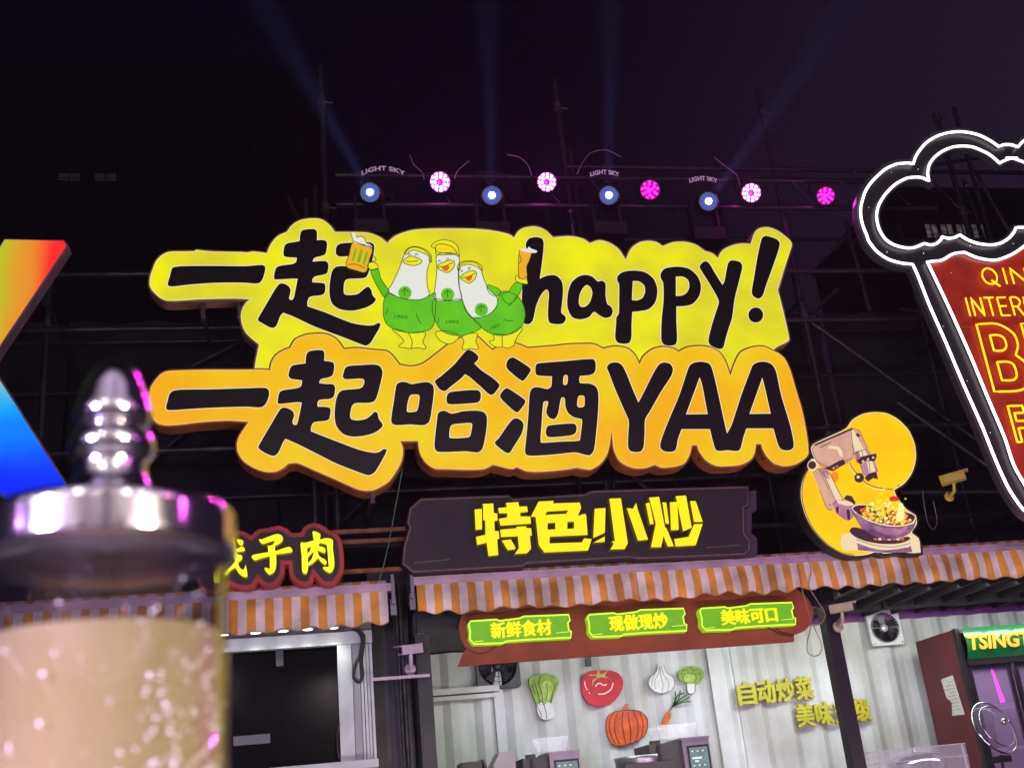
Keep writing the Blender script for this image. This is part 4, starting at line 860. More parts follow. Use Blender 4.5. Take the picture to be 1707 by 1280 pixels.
# downlights under the left awning
M_dl = mat('downlight_lens', (255, 255, 255), .3, emit=(240, 255, 250), es=9); M_dlr = mat('downlight_ring', (190, 190, 190), .3, metal=.6)
dls = [(555, 1044), (513, 1046), (472, 1049), (426, 1052), (372, 1056), (318, 1060), (262, 1064)]
dll = ['nearest the black cable', 'second from the black cable', 'third from the black cable', 'beside the drink tower edge', 'first seen through the drink tower glass', 'second seen through the drink tower glass', 'third seen through the drink tower glass']
sof = P(513, 1041, 7.86).z
for (u, v), l in zip(dls, dll):
    a = P(u, v, 7.86); t = empty('downlight', 'round white downlight under the left awning, ' + l, 'downlight', (a.x, 7.86, sof - .03), 'downlights under the left awning')
    MB().lathe([(.036, -.004), (.04, 0), (.045, .005), (.045, .03)], (a.x, 7.86, sof - .03), 20).build('ring', M_dlr, t)
    MB().lathe([(0, -.006), (.03, -.003), (.036, 0)], (a.x, 7.86, sof - .03), 20).build('lens', M_dl, t)
    if u > 300:
        lo = lamp('downlight_glow', 'SPOT', (a.x, 7.86, sof - .05), 5, (.92, 1, .97), (a.x, 7.93, 1.0), spot_size=R(120), spot_blend=.8, shadow_soft_size=.03); lo.parent = t; lo.location = lo.location - t.location
tag(MB().box((xl0, 7.70, sof), (P(640, 1040, 7.86).x, 7.97, sof + .02)).build('soffit', mat('soffit_grey', (150, 154, 152), .5), None), 'grey soffit board under the left awning holding the downlights', 'soffit')

# ------------------------------------------------------------------ awnings
M_ao = mat('awning_orange', (224, 154, 58), .8, var=.35, vscale=4, bump=.15, bscale=200); M_aw = mat('awning_cream', (226, 210, 202), .8, var=.28, vscale=4, bump=.15, bscale=200)
M_hem = mat('awning_hem', (168, 120, 84), .7); M_bar = mat('awning_bar', (176, 150, 166), .35, metal=.2, var=.15, vscale=5)
def awning(label, xa, xb, zt, zb_, y, ph=0):
    t = empty('awning', label, 'awning', ((xa + xb) / 2, y, zb_))
    pitch = .0585; nst = int((xb - xa) / pitch); sub = 3; nz = 5
    mb = MB(); top = MB(); hem = []
    for i in range(nst * sub + 1):
        x = xa + i * pitch / sub
        sag = .012 * (1 - math.cos(2 * math.pi * x / .185)) * (1 + .25 * math.sin(x * 2.3)) + .006 * math.sin(x * 9.1 + ph)
        for j in range(nz + 1):
            f = j / nz
            yy = y - .02 * math.sin(f * 2.2) + .018 * f * math.sin(x * 7.7 + ph) + .009 * math.sin(f * 3) * math.sin(x * 23 + f * 2 + 2 * math.sin(x * 3.1)) + .006 * f * math.sin(x * 47)
            mb.v.append(Vector((x, yy, zt + (zb_ + sag - zt) * f)))
        hem.append(mb.v[-1])
    for i in range(nst * sub):
        for j in range(nz):
            a_ = i * (nz + 1) + j; mb.f.append([a_, a_ + 1, a_ + nz + 2, a_ + nz + 1]); mb.mi.append((i // sub) % 2); mb.sm.append(True)
    mb.build('valance', [M_ao, M_aw], t)
    MB().tube([(p.x, p.y - .002, p.z) for p in hem], .003, 5).build('hem', M_hem, t)
    xe = xa + nst * pitch
    MB().box((xa - .04, y - .01, zt), (xe + .05, y + .05, zt + .055)).box((xa - .04, y - .016, zt + .02), (xe + .05, y - .01, zt + .035)).build('front_bar', M_bar, t)
    # rolled striped cloth lying on the bar
    for i in range(nst):
        x = xa + i * pitch; top.add([(x, y + .01, zt + .055), (x + pitch, y + .01, zt + .055), (x + pitch, y + .025, zt + .082), (x, y + .025, zt + .082), (x, y + .2, zt + .12), (x + pitch, y + .2, zt + .12)], [(0, 1, 2, 3), (3, 2, 5, 4)], i % 2, True)
    top.build('rolled_cloth', [M_ao, M_aw], t)
    for x in (xa - .03, xe + .04):
        MB().box((x - .012, y - .02, zt - .09), (x + .012, y + .28, zt + .11)).box((x - .02, y + .02, zt - .16), (x + .02, y + .06, zt - .05)).build('arm_bracket', mat('bracket_grey', (110, 106, 112), .45, metal=.5), t)
    k = xa + 1.55
    while k < xe - .5:
        MB().tube([(k, y - .024, zt), (k + .006, y - .028, (zt + zb_) / 2), (k, y - .024, zb_ + .015)], .0025, 5).tube([(k + .02, y - .022, zt), (k + .026, y - .026, (zt + zb_) / 2), (k + .02, y - .022, zb_ + .015)], .0025, 5).build('seam_cord', M_aw, t); k += 2.3
    return t
YA = 7.7
ra = P(694, 975, YA); rb = P(694, 1027, YA)
awning('long orange and cream striped awning over the vegetable stall, running off to the right', ra.x, xE, ra.z, rb.z, YA)
la = P(652, 985, YA); lb = P(655, 1042, YA)
awning('orange and cream striped awning over the dark serving window on the left', xl0, la.x, la.z, lb.z, YA, 2)

# ------------------------------------------------------------------ red-brown board and green light boxes
zg = Z(760, 980, 2.753); YBd = 7.92
M_bd_ = mat('board_rust', (142, 62, 34), .6, var=.15, vscale=4)
c0 = P(1050, 1090, YBd)
t = empty('menu_board', 'long rust-brown board with rounded lobes behind the three green light boxes', 'board', (c0.x, YBd, c0.z))
plate('board', [S('10,358c 45,275c 20,225 13,170 28,125 60,95c 560,60c 1080,10c 1500,-20 1600,30 1640,100 1635,150 1600,195 1552,215c 1553,245c', zg)], YBd, .03, M_bd_, t)
lines('pencil_arc', ['35,270 100,300 150,290 195,255', '1425,80 1440,150 1490,200 1550,215'], YBd - .003, .008, mat('arc_dark', (60, 26, 20), .6), t, zg)
M_gf = lit('box_green', (112, 178, 22), 1, (100, 168, 22), 12); M_ge = lit('box_edge', (214, 255, 60), 1.25); M_gs = lit('box_side', (150, 200, 20), .9); M_gt = lit('box_text', (255, 232, 10), 1.15); M_gl = lit('box_line', (140, 200, 40), 1)
gb = '55,165 65,148 185,140 200,146 290,135 310,126 520,118 527,150 517,160 521,190 533,196 530,230 330,240 230,248 215,256 80,260 60,235 62,200'
YBx = 7.84
base = W(hard(S(gb, zg)), YBx); base = base if area2(base) > 0 else base[::-1]
ra_ = P(*zg(55, 148), YBx)
for i, (rx, ry, tx, l) in enumerate(((55, 148, '新鲜食材', 'leftmost green light box on the rust board with four yellow characters'), (600, 118, '现做现炒', 'middle green light box on the rust board, reading 现做现炒'), (1114, 90, '美味可口', 'rightmost green light box on the rust board, reading 美味可口'))):
    q = P(*zg(rx, ry), YBx); d = Vector((q.x - ra_.x, q.z - ra_.z)); lp = [p + d for p in base]
    cx_ = sum(p.x for p in lp) / len(lp); zl = min(p.y for p in lp)
    t = empty('light_box', l, 'sign', (cx_, YBx, zl), 'green light boxes on the rust board')
    mb = MB(); slab(mb, [lp], YBx, .07, 0, .002); mb.build('case', M_gs, t)
    mb = MB(); slab(mb, [off(lp, -.008)], YBx - .003, .002); mb.build('face', M_gf, t)
    mb = MB(); ribbon(mb, off(lp, -.006), .011, YBx - .0055, True); mb.build('edge_light', M_ge, t)
    x0 = min(p.x for p in lp); x1 = max(p.x for p in lp); z0 = min(p.y for p in lp); zt2 = max(p.y for p in lp)
    mb = MB()
    for k in range(13):
        zz = z0 + .025 + (zt2 - z0 - .05) * k / 12
        ribbon(mb, [Vector((x0 + .03 + (x1 - x0 - .06) * j / 20, zz + .002 * math.sin(j * 1.3 + k))) for j in range(21)], .0016, YBx - .0045, t=.0008)
    mb.build('wave_lines', M_gl, t)
    mb = MB(); ribbon(mb, [Vector((x0 + .03, z0 + .028)), Vector((x0 + .1, z0 + .031))], .004, YBx - .006); mb.build('accent_line', M_ge, t); mb = MB(); ribbon(mb, [Vector((x1 - .12, z0 + .05)), Vector((x1 - .02, z0 + .053))], .004, YBx - .006); mb.build('accent_line', M_ge, t)
    mb = MB(); wd = x1 - x0; hh = zt2 - z0
    boldtext(mb, tx, x0 + wd * .215, x0 + wd * .795, z0 + hh * .22, z0 + hh * .80, YBx - .020, .014, .0042); mb.build('letters', [M_gt], t)
# loose cable loops by the post
cable('tan cable loop hanging off the right end of the rust board', [(1355, 1040), (1362, 1056), (1370, 1075), (1366, 1090), (1356, 1093), (1346, 1086), (1346, 1068), (1352, 1040), (1345, 1010), (1338, 985), (1330, 940)], 7.66, .004, M_cab3)
cable('second tan cable hanging in a loop across the striped awning', [(1345, 925), (1352, 950), (1348, 975), (1362, 1000), (1376, 1025), (1366, 1040), (1352, 1040)], 7.64, .0035, M_cab3)
cable('black cable curving over the right lobe of the rust board', [(1270, 1040), (1282, 1046), (1300, 1056), (1320, 1060)], 7.88, .005)
cable('thick black cable looped beside the left serving window', [(588, 1048), (598, 1052), (604, 1066), (600, 1090), (592, 1108), (590, 1128), (598, 1136), (604, 1126), (602, 1100), (606, 1060), (596, 1050)], 7.9, .012)
cable('second thin black cable hanging low at the window jamb', [(566, 1204), (562, 1225), (563, 1250), (566, 1266)], 7.93, .006)

# ------------------------------------------------------------------ vegetable cutouts and lettering on the back wall
zv = Z(700, 1080, 3.161); YW = YI - .075
def veg(name, label, cat, outline, m, back=True):
    a = P(*zv(*[float(k) for k in outline.split()[0].split(',')]), YW)
    q = W(spline(S(outline, zv)), YW); x = sum(p.x for p in q) / len(q); zm = min(p.y for p in q)
    t = empty(name, label, cat, (x, YW, zm), 'vegetable cutouts on the stall wall'); plate('board', [S(outline, zv)], YW, .022, m, t, bev=.002)
    return t
M_vl = mat('veg_line', (40, 30, 26), .6); Mg1 = mat('veg_green', (128, 158, 44), .55, color2=(98, 132, 34), vscale=14); Mg2 = mat('veg_light_green', (160, 188, 74), .55, var=.2, vscale=20)
M_vw = mat('veg_white', (204, 206, 200), .55, var=.08, vscale=10); Mt = mat('veg_tomato', (184, 26, 40), .6, color2=(150, 22, 34), vscale=5); Mp = mat('veg_pumpkin', (214, 92, 24), .45, color2=(176, 62, 18), vscale=9); Mcr = mat('veg_carrot', (214, 110, 40), .5, var=.2, vscale=20); Mgd = mat('veg_dark_green', (62, 92, 48), .6)
t = veg('bok_choy_cutout', 'green and white bok choy cutout, left of the tomato', 'wall decoration', '575,185 578,160 600,145 630,140 655,130 690,138 720,150 733,180 722,215 705,250 696,290 708,330 705,360 670,379 640,370 622,340 615,300 600,260 585,220', Mg1)
plate('stalk', [S('617,300 640,285 655,300 670,285 697,292 708,330 705,360 670,378 640,369 622,340', zv)], YW - .003, .002, M_vw, t)
plate('leaf', [S('640,200 660,172 690,178 705,205 695,240 680,275 655,290 635,255', zv)], YW - .003, .002, Mg2, t)
lines('outline', ['600,165 610,200 625,250 632,300', '640,140 625,180 640,230 650,300', '720,180 700,230 690,290', '655,300 665,340 668,372', '617,300 630,330 645,365', '665,185 672,230 662,280', '590,190 605,240'], YW - .0055, .006, M_vl, t, zv)
t = veg('tomato_cutout', 'big red tomato cutout with curled green stalk', 'wall decoration', '850,200 855,150 890,122 940,116 1000,116 1045,130 1070,165 1068,210 1040,260 1000,295 940,308 895,295 862,255', Mt)
plate('stalk', [S('890,140 930,140 940,110c 955,138 995,112c 975,145 1000,160c 955,152 925,165 908,200c 910,170 935,148', zv)], YW - .004, .003, Mg2, t)
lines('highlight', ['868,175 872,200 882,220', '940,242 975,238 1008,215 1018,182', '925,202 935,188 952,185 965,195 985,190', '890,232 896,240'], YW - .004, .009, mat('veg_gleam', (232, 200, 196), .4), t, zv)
t = veg('pumpkin_cutout', 'orange ribbed pumpkin cutout below the tomato', 'wall decoration', '980,400 990,360 1020,337 1070,328 1130,326 1165,335 1195,365 1200,410 1190,450 1160,480 1110,500 1050,515 1015,505 990,465', Mp)
plate('stalk', [S('1062,342 1070,310 1083,292 1100,294 1090,315 1098,338 1080,345', zv)], YW - .003, .003, mat('veg_stem', (172, 90, 62), .6), t)
lines('ribs', ['1020,340 1000,380 1002,440 1030,505', '1045,335 1028,380 1030,450 1055,510', '1072,335 1065,390 1075,450 1085,505', '1095,335 1105,390 1112,450 1108,500', '1125,330 1145,380 1150,440 1135,492', '1160,338 1175,385 1175,430 1165,475', '980,400 990,360 1020,337 1070,328 1130,326 1165,335 1195,365 1200,410 1190,450 1160,480 1110,500 1050,515 1015,505 990,465@'], YW - .0045, .007, mat('veg_rib', (86, 34, 16), .6), t, zv)
t = veg('garlic_cutout', 'white garlic bulb cutout with thin dark outlines', 'wall decoration', '1205,180 1215,152 1245,125 1252,105 1250,86c 1285,85c 1290,105 1302,128 1335,155 1342,190 1325,220 1300,232 1270,238 1235,225 1212,205', M_vw)
lines('outline', ['1205,180 1215,152 1245,125 1252,105 1250,86', '1285,85 1290,105 1302,128 1335,155 1342,190 1325,220 1300,232 1270,238 1235,225 1212,205 1205,180', '1262,90 1258,130 1238,170 1240,215', '1272,90 1285,140 1312,180 1305,228', '1265,100 1270,150 1282,190 1275,232', '1240,130 1225,165 1222,200'], YW - .003, .0045, mat('veg_grey_line', (96, 90, 90), .6), t, zv)
t = veg('broccoli_cutout', 'small green broccoli cutout at the upper right of the vegetables', 'wall decoration', '1360,140 1375,112 1410,96 1450,94 1490,110 1498,150 1480,178 1452,190c 1450,232 1430,243 1410,235 1405,190c 1370,168', Mg1)
plate('stem', [S('1406,192 1430,182 1450,192 1448,232 1430,241 1412,233', zv)], YW - .003, .002, M_vw, t)
plate('floret', [S('1385,155 1400,135 1425,130 1450,142 1455,165 1435,182 1400,180', zv)], YW - .003, .002, Mg2, t)
lines('outline', ['1375,140 1390,115 1415,120', '1425,100 1440,115 1465,110', '1470,130 1485,150 1470,172', '1385,155 1400,135 1425,130 1450,142 1455,165 1435,182 1400,180@', '1406,192 1412,233 1430,241 1448,232 1450,192'], YW - .0055, .005, M_vl, t, zv)
t = veg('carrot_cutout', 'thin orange carrot cutout with feathery dark tops', 'wall decoration', '1300,338 1312,330 1325,338 1324,358 1303,408 1275,440 1276,402 1288,360', Mcr)
lines('tops', ['1314,334 1335,300 1348,262 1345,228', '1330,308 1362,270 1372,222', '1330,308 1380,262 1410,242', '1332,305 1385,285 1425,280', '1335,300 1395,272 1422,258', '1340,290 1358,250 1392,235'], YW + .004, .013, Mgd, t, zv)
lines('rings', ['1292,360 1312,364', '1286,385 1300,388', '1300,345 1320,348'], YW - .003, .005, mat('veg_rib', (86, 34, 16)), t, zv)
# yellow letters: 自动炒菜 / 美味升级
M_wl = mat('wall_letter_yellow', (178, 172, 30), .45, var=.1, vscale=10); M_wl2 = mat('wall_letter_side', (120, 116, 24), .5)
t = empty('wall_lettering', 'two slanting lines of olive-yellow block characters on the stall wall', 'lettering', (P(1340, 1200, YW).x, YW, P(1340, 1200, YW).z))
def row(txt, u0, v0, u1, v1, vt, par):
    a = P(u0, v0, YW); b = P(u1, v1, YW); tp = P(u0, vt, YW); n_ = len(txt); pt = (b.x - a.x) / n_
    for i, ch in enumerate(txt):
        mb = MB(); boldtext(mb, ch, a.x + i * pt + .012, a.x + (i + 1) * pt - .012, a.z, tp.z, YW - .03, .04, .009, warp=lambda p, k=(b.z - a.z) / (b.x - a.x), x=a.x: Vector((p.x, p.y, p.z + (p.x - x) * k)))
        mb.build('letter', M_wl, par)
row('自动炒菜', 1230, 1176, 1358, 1164, 1138, t)
row('美味升级', 1328, 1212, 1454, 1200, 1174, t)

# ------------------------------------------------------------------ extractor fans
def fan(label, u, v, r_, Y, mf, mh):
    c = P(u, v, Y); t = empty('extractor_fan', label, 'fan', (c.x, Y, c.z - r_ * 1.15)); s_ = r_ * 1.16
    sq = [Vector((c.x + a_ * s_, c.z + b_ * s_)) for a_, b_ in ((-1, -.9), (-.9, -1), (.9, -1), (1, -.9), (1, .9), (.9, 1), (-.9, 1), (-1, .9))]
    hole = [Vector((c.x + r_ * math.cos(k * .1963), c.z + r_ * math.sin(k * .1963))) for k in range(32)]
    mb = MB(); slab(mb, [sq, hole], Y - .02, .04, 0, .003); mb.build('frame', mf, t)
    MB().lathe([(0, .05), (r_, .05), (r_, 0)], (c.x, Y - .01, c.z), 32, (0, 1, 0)).build('duct', M_black, t)
    for k in range(5):
        a_ = k * 2 * math.pi / 5 + .4; bl = []
        for f in (0, .5, 1):
            rr = r_ * (.25 + .65 * f)
            for s2_ in (-.32, .32): bl.append((c.x + rr * math.cos(a_ + s2_), Y + .012 + s2_ * .05, c.z + rr * math.sin(a_ + s2_)))
        MB().add(bl, [(0, 1, 3, 2), (2, 3, 5, 4)], 0, True).build('blade', mat('fan_blade', (66, 62, 66), .35, metal=.6), t)
    MB().lathe([(0, -.02), (r_ * .2, -.016), (r_ * .26, 0), (r_ * .26, .03)], (c.x, Y, c.z), 20, (0, 1, 0)).build('hub', mh, t)
    g_ = MB()
    for rr in ((.55, .8) if mf is M_black else (.97,)): g_.tube([(c.x + r_ * rr * math.cos(k * .2618), Y - .03, c.z + r_ * rr * math.sin(k * .2618)) for k in range(24)], .003, 5, closed=True)
    for k in (range(8) if mf is M_black else (0, 4)): g_.tube([(c.x + r_ * .26 * math.cos(k * .785), Y - .03, c.z + r_ * .26 * math.sin(k * .785)), (c.x + r_ * math.cos(k * .785), Y - .024, c.z + r_ * math.sin(k * .785))], .003, 5)
    g_.build('guard', M_black if mf is M_black else mat('fan_wire', (150, 150, 150), .4), t)
    mb = MB()
    for a_ in (-1, 1):
        for b_ in (-1, 1): mb.lathe([(0, -.006), (.008, -.004), (.008, 0)], (c.x + a_ * s_ * .86, Y - .02, c.z + b_ * s_ * .86), 8, (0, 1, 0))
    mb.build('screws', mat('screw', (200, 195, 200), .2, metal=1), t)
fan('black square extractor fan half hidden behind the rust board', 829, 1110, .17, YI - .09, M_black, M_black)
fan('white-framed extractor fan on the right stall wall', 1474, 1046, .145, YI - .09, mat('fan_frame_white', (186, 186, 184), .4), mat('fan_hub', (200, 196, 196), .3, metal=.4))
a = P(981, 1102, YW); tag(MB().box((a.x - .025, YW, a.z - .04), (a.x + .025, YW + .03, a.z + .04)).build('wall_clip', mat('clip_green', (34, 58, 46), .5), None), 'small dark green clip on the wall above the tomato', 'clip')

# ------------------------------------------------------------------ cctv cameras
def cctv(label, u, v, Y, d, mb_, ln=.2, sz=.038):
    c = P(u, v, Y); t = empty('security_camera', label, 'security camera', (c.x, Y + .1, c.z - .1)); d = Vector(d).normalized(); q = Vector((0, -1, 0)).rotation_difference(d).to_matrix()
    b_ = MB(); b_.box((-sz, -ln / 2, -sz), (sz, ln / 2, sz * .8)); 
    b_.v = [c + q @ p for p in b_.v]; b_.build('body', mb_, t)
    h = MB(); h.add([(-sz * 1.15, -ln * .68, sz * .85), (sz * 1.15, -ln * .68, sz * .85), (sz * 1.15, ln * .5, sz * .85), (-sz * 1.15, ln * .5, sz * .85), (-sz * 1.15, -ln * .68, sz * 1.05), (sz * 1.15, -ln * .68, sz * 1.05), (sz * 1.15, ln * .5, sz * 1.05), (-sz * 1.15, ln * .5, sz * 1.05)], [(0, 3, 2, 1), (4, 5, 6, 7), (0, 1, 5, 4), (1, 2, 6, 5), (2, 3, 7, 6), (3, 0, 4, 7)])
    h.v = [c + q @ p for p in h.v]; h.build('sun_shield', mb_, t)
    l = MB().lathe([(0, -.012), (sz * .55, -.01), (sz * .85, 0), (sz * .85, .02)], (0, -ln / 2, 0), 20, (0, 1, 0)); l.v = [c + q @ p for p in l.v]; l.build('lens', M_black, t)
    MB().tube([c + Vector((0, .0, -sz)), c + Vector((0, .02, -.1)), c + Vector((0, .1, -.12))], .014, 8).lathe([(0, 0), (.04, 0), (.04, .015), (0, .015)], c + Vector((0, .1, -.12)), 14, (0, 1, 0)).build('bracket', mb_, t)
    return t
M_cw = mat('camera_white', (190, 176, 186), .35, var=.08, vscale=10); M_cy = mat('camera_yellow', (196, 168, 70), .35, var=.1, vscale=10); M_cb = mat('camera_beige', (176, 160, 132), .4, var=.1, vscale=10)  # body colours: pinkish white, yellow and beige
cctv('pinkish white security camera on the dark pole between the stalls', 684, 1082, 7.82, (-.9, -.5, -.12), M_cw, .17, .03)
cctv('yellow security camera on the scaffold bar right of the robot sign', 1588, 797, 7.8, (.85, -.55, .1), M_cy, .19, .034)
cctv('beige security camera under the awning above the black post', 1402, 1013, 7.8, (.9, -.4, .05), M_cb, .17, .028)
cable('grey cable hanging loosely below the yellow camera', [(1538, 818), (1542, 850), (1548, 875), (1556, 882), (1562, 870), (1556, 835)], 8.0, .004, M_cabl2)

# poles and bracket in the gap between the stalls
x = P(668, 1150, 7.9).x
t = empty('pipe_stand', 'slim pole with a crosspiece in the dark gap between the stalls', 'pole', (x, 7.92, 0))
MB().tube([(x, 7.92, 0), (x, 7.92, 2.9)], .012, 8).tube([(x + .03, 7.95, 0), (x + .03, 7.95, 2.9)], .016, 8).build('pole', M_tube, t)
a = P(620, 1133, 7.9); b = P(716, 1126, 7.9); MB().box((a.x, 7.88, a.z - .008), (b.x, 7.9, a.z + .012)).build('crosspiece', M_cw, t)
tag(MB().box((xr1 + .01, 8.35, 0), (xL - .09, 8.4, 3.1)).build('gap_panel', M_frame, None), 'dark panel closing the gap between the two stalls', 'panel')

# ------------------------------------------------------------------ fridge with green header
YFr = 9.15; f0 = P(1592, 1048, YFr); fx0 = f0.x; fz = f0.z; fx1 = fx0 + 1.25; fyb = 9.85
M_fm = mat('fridge_maroon', (92, 30, 38), .45, var=.15, vscale=3); M_fg = mat('fridge_green', (14, 96, 48), .25, var=.15, vscale=3, coat=.6, emit=(18, 120, 56), es=.08)
t = empty('drinks_fridge', 'maroon drinks fridge with a curved green lettered header and glass doors', 'fridge', ((fx0 + fx1) / 2, 9.5, .15))
MB().box((fx0, YFr + .06, .15), (fx0 + .03, fyb, fz)).box((fx1 - .03, YFr + .06, .15), (fx1, fyb, fz)).box((fx0 + .03, fyb - .03, .15), (fx1 - .03, fyb, fz - .01)).box((fx0 + .03, YFr + .06, fz - .03), (fx1 - .03, fyb - .03, fz - .001)).build('cabinet', M_fm, t)
MB().box((fx0 - .002, YFr, .15), (fx0 + .035, YFr + .058, fz + .005)).build('edge_trim', M_black, t)
hz = P(1605, 1100, YFr).z
mb = MB(); nn = 10; vs = []
for j in range(nn + 1):
    a_ = j / nn; yy = YFr - .07 * math.sin(math.pi * (a_ * .8 + .1)); zz = hz + (fz - hz) * a_
    vs += [(fx0 + .037, yy, zz), (fx1, yy, zz)]
mb.add(vs, [(2 * j, 2 * j + 1, 2 * j + 3, 2 * j + 2) for j in range(nn)], 0, True)
hd = mb.build('header', M_fg, t)
mb = MB(); a = P(1614, 1085, YFr - .07); pt = P(1707, 1080, YFr - .07).x - a.x
textmesh(mb, 'TSINGTAO', a.x, a.x + pt * 1.62, hz + (fz - hz) * .26, hz + (fz - hz) * .74, YFr - .078, .006, .035, lean=.15); mb.build('letters', mat('fridge_letter', (214, 150, 44), .4, emit=(200, 150, 30), es=.1), hd)
MB().box((fx0 + .04, YFr - .02, hz - .05), (fx1, YFr + .03, hz - .004)).build('door_rail', M_black, t)
dxm = P(1695, 1150, YFr).x
for (x0, x1) in ((fx0 + .04, dxm), (dxm + .035, fx1)):
    d = MB().box((x0, YFr, .2), (x0 + .03, YFr + .04, hz - .052)).box((x1 - .03, YFr, .2), (x1, YFr + .04, hz - .052)).box((x0 + .031, YFr, hz - .09), (x1 - .031, YFr + .04, hz - .053)).box((x0 + .031, YFr, .2), (x1 - .031, YFr + .04, .25)).build('door', M_black, t)
    MB().box((x0 + .03, YFr + .015, .25), (x1 - .03, YFr + .021, hz - .09)).build('pane', mat('fridge_glass', (225, 210, 235), .03, trans=.9, ior=1.1), d)
for k in range(5):
    zz = hz - .4 - k * .36; mb = MB()
    mb.box((fx0 + .04, YFr + .09, zz), (fx1 - .04, YFr + .10, zz + .02))
    for j in range(16): mb.box((fx0 + .06 + j * .07, YFr + .1, zz + .004), (fx0 + .066 + j * .07, fyb - .05, zz + .01))
    mb.build('shelf', mat('shelf_white', (200, 190, 205), .4), t)
MB().box((fx0 + .032, fyb - .045, .25), (fx1 - .032, fyb - .032, hz)).build('back_liner', mat('liner_mauve', (150, 118, 160), .5), t)
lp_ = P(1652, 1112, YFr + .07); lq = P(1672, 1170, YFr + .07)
MB().tube([lp_, lq], [.008, .02], 8).build('reflection_streak', mat('streak_magenta', (255, 60, 230), .3, emit=(255, 20, 225), es=2.2), t)  # glowing streak stands in for stage light reflected on the door glass
lo = lamp('fridge_light', 'AREA', (fx0 + .5, YFr + .3, hz - .02), 5, (.9, .68, 1), (fx0 + .5, YFr + .4, 0), shape='RECTANGLE', size=.9, size_y=.2)
pb = P(1580, 1160, 9.4)
mb = MB(); vs = [(fx0 - .003, 9.35, pb.z + .17), (fx0 - .003, 9.55, pb.z + .16), (fx0 - .003, 9.53, pb.z), (fx0 - .003, 9.46, pb.z - .05), (fx0 - .003, 9.50, pb.z - .16), (fx0 - .003, 9.30, pb.z - .17)]
vs = [Vector(p) for p in vs]; mb.add(vs + [p + Vector((-.002, 0, 0)) for p in vs], [(0, 1, 2, 3, 4, 5), (11, 10, 9, 8, 7, 6)] + [(i, 6 + i, 6 + (i + 1) % 6, (i + 1) % 6) for i in range(6)])
no_ = mb.build('paper_notice', mat('paper', (196, 192, 182), .8, var=.1, vscale=30), None); tag(no_, 'torn paper notice taped to the maroon side of the fridge', 'notice')
mb = MB()
for k in range(9): zz = pb.z + .12 - k * .03; mb.box((fx0 - .0065, 9.36, zz), (fx0 - .0055, 9.36 + .1 + .04 * ((k * 7) % 3), zz + .004))
mb.build('print_lines', mat('print_grey', (110, 106, 104), .8), no_)

# ------------------------------------------------------------------ counter, cooking machines, lid
YK = 9.1
tag(MB().box((xL + .1, YK - .1, .15), (xm - .1, 9.9, 1.02)).box((xL + .08, YK - .14, 1.02), (xm - .08, 9.92, 1.06)).build('counter', mat('counter_steel', (150, 150, 155), .35, metal=.6, var=.1), None), 'long steel counter under the cooking machines in the vegetable stall', 'counter')
tag(MB().box((xm + .1, YK - .3, .15), (fx0 - .05, 9.9, 1.02)).box((xm + .08, YK - .34, 1.02), (fx0 - .04, 9.92, 1.06)).build('counter', mat('counter_steel'), None), 'short steel counter beside the maroon fridge', 'counter')
M_ss = mat('machine_steel', (150, 146, 150), .3, metal=.7, var=.12, vscale=6); M_sd = mat('machine_dark', (62, 62, 56), .5, metal=0, var=.1); M_tray = mat('tray_clear', (225, 228, 232), .15, alpha=.25)
zm = Z(780, 1210, 3.711)
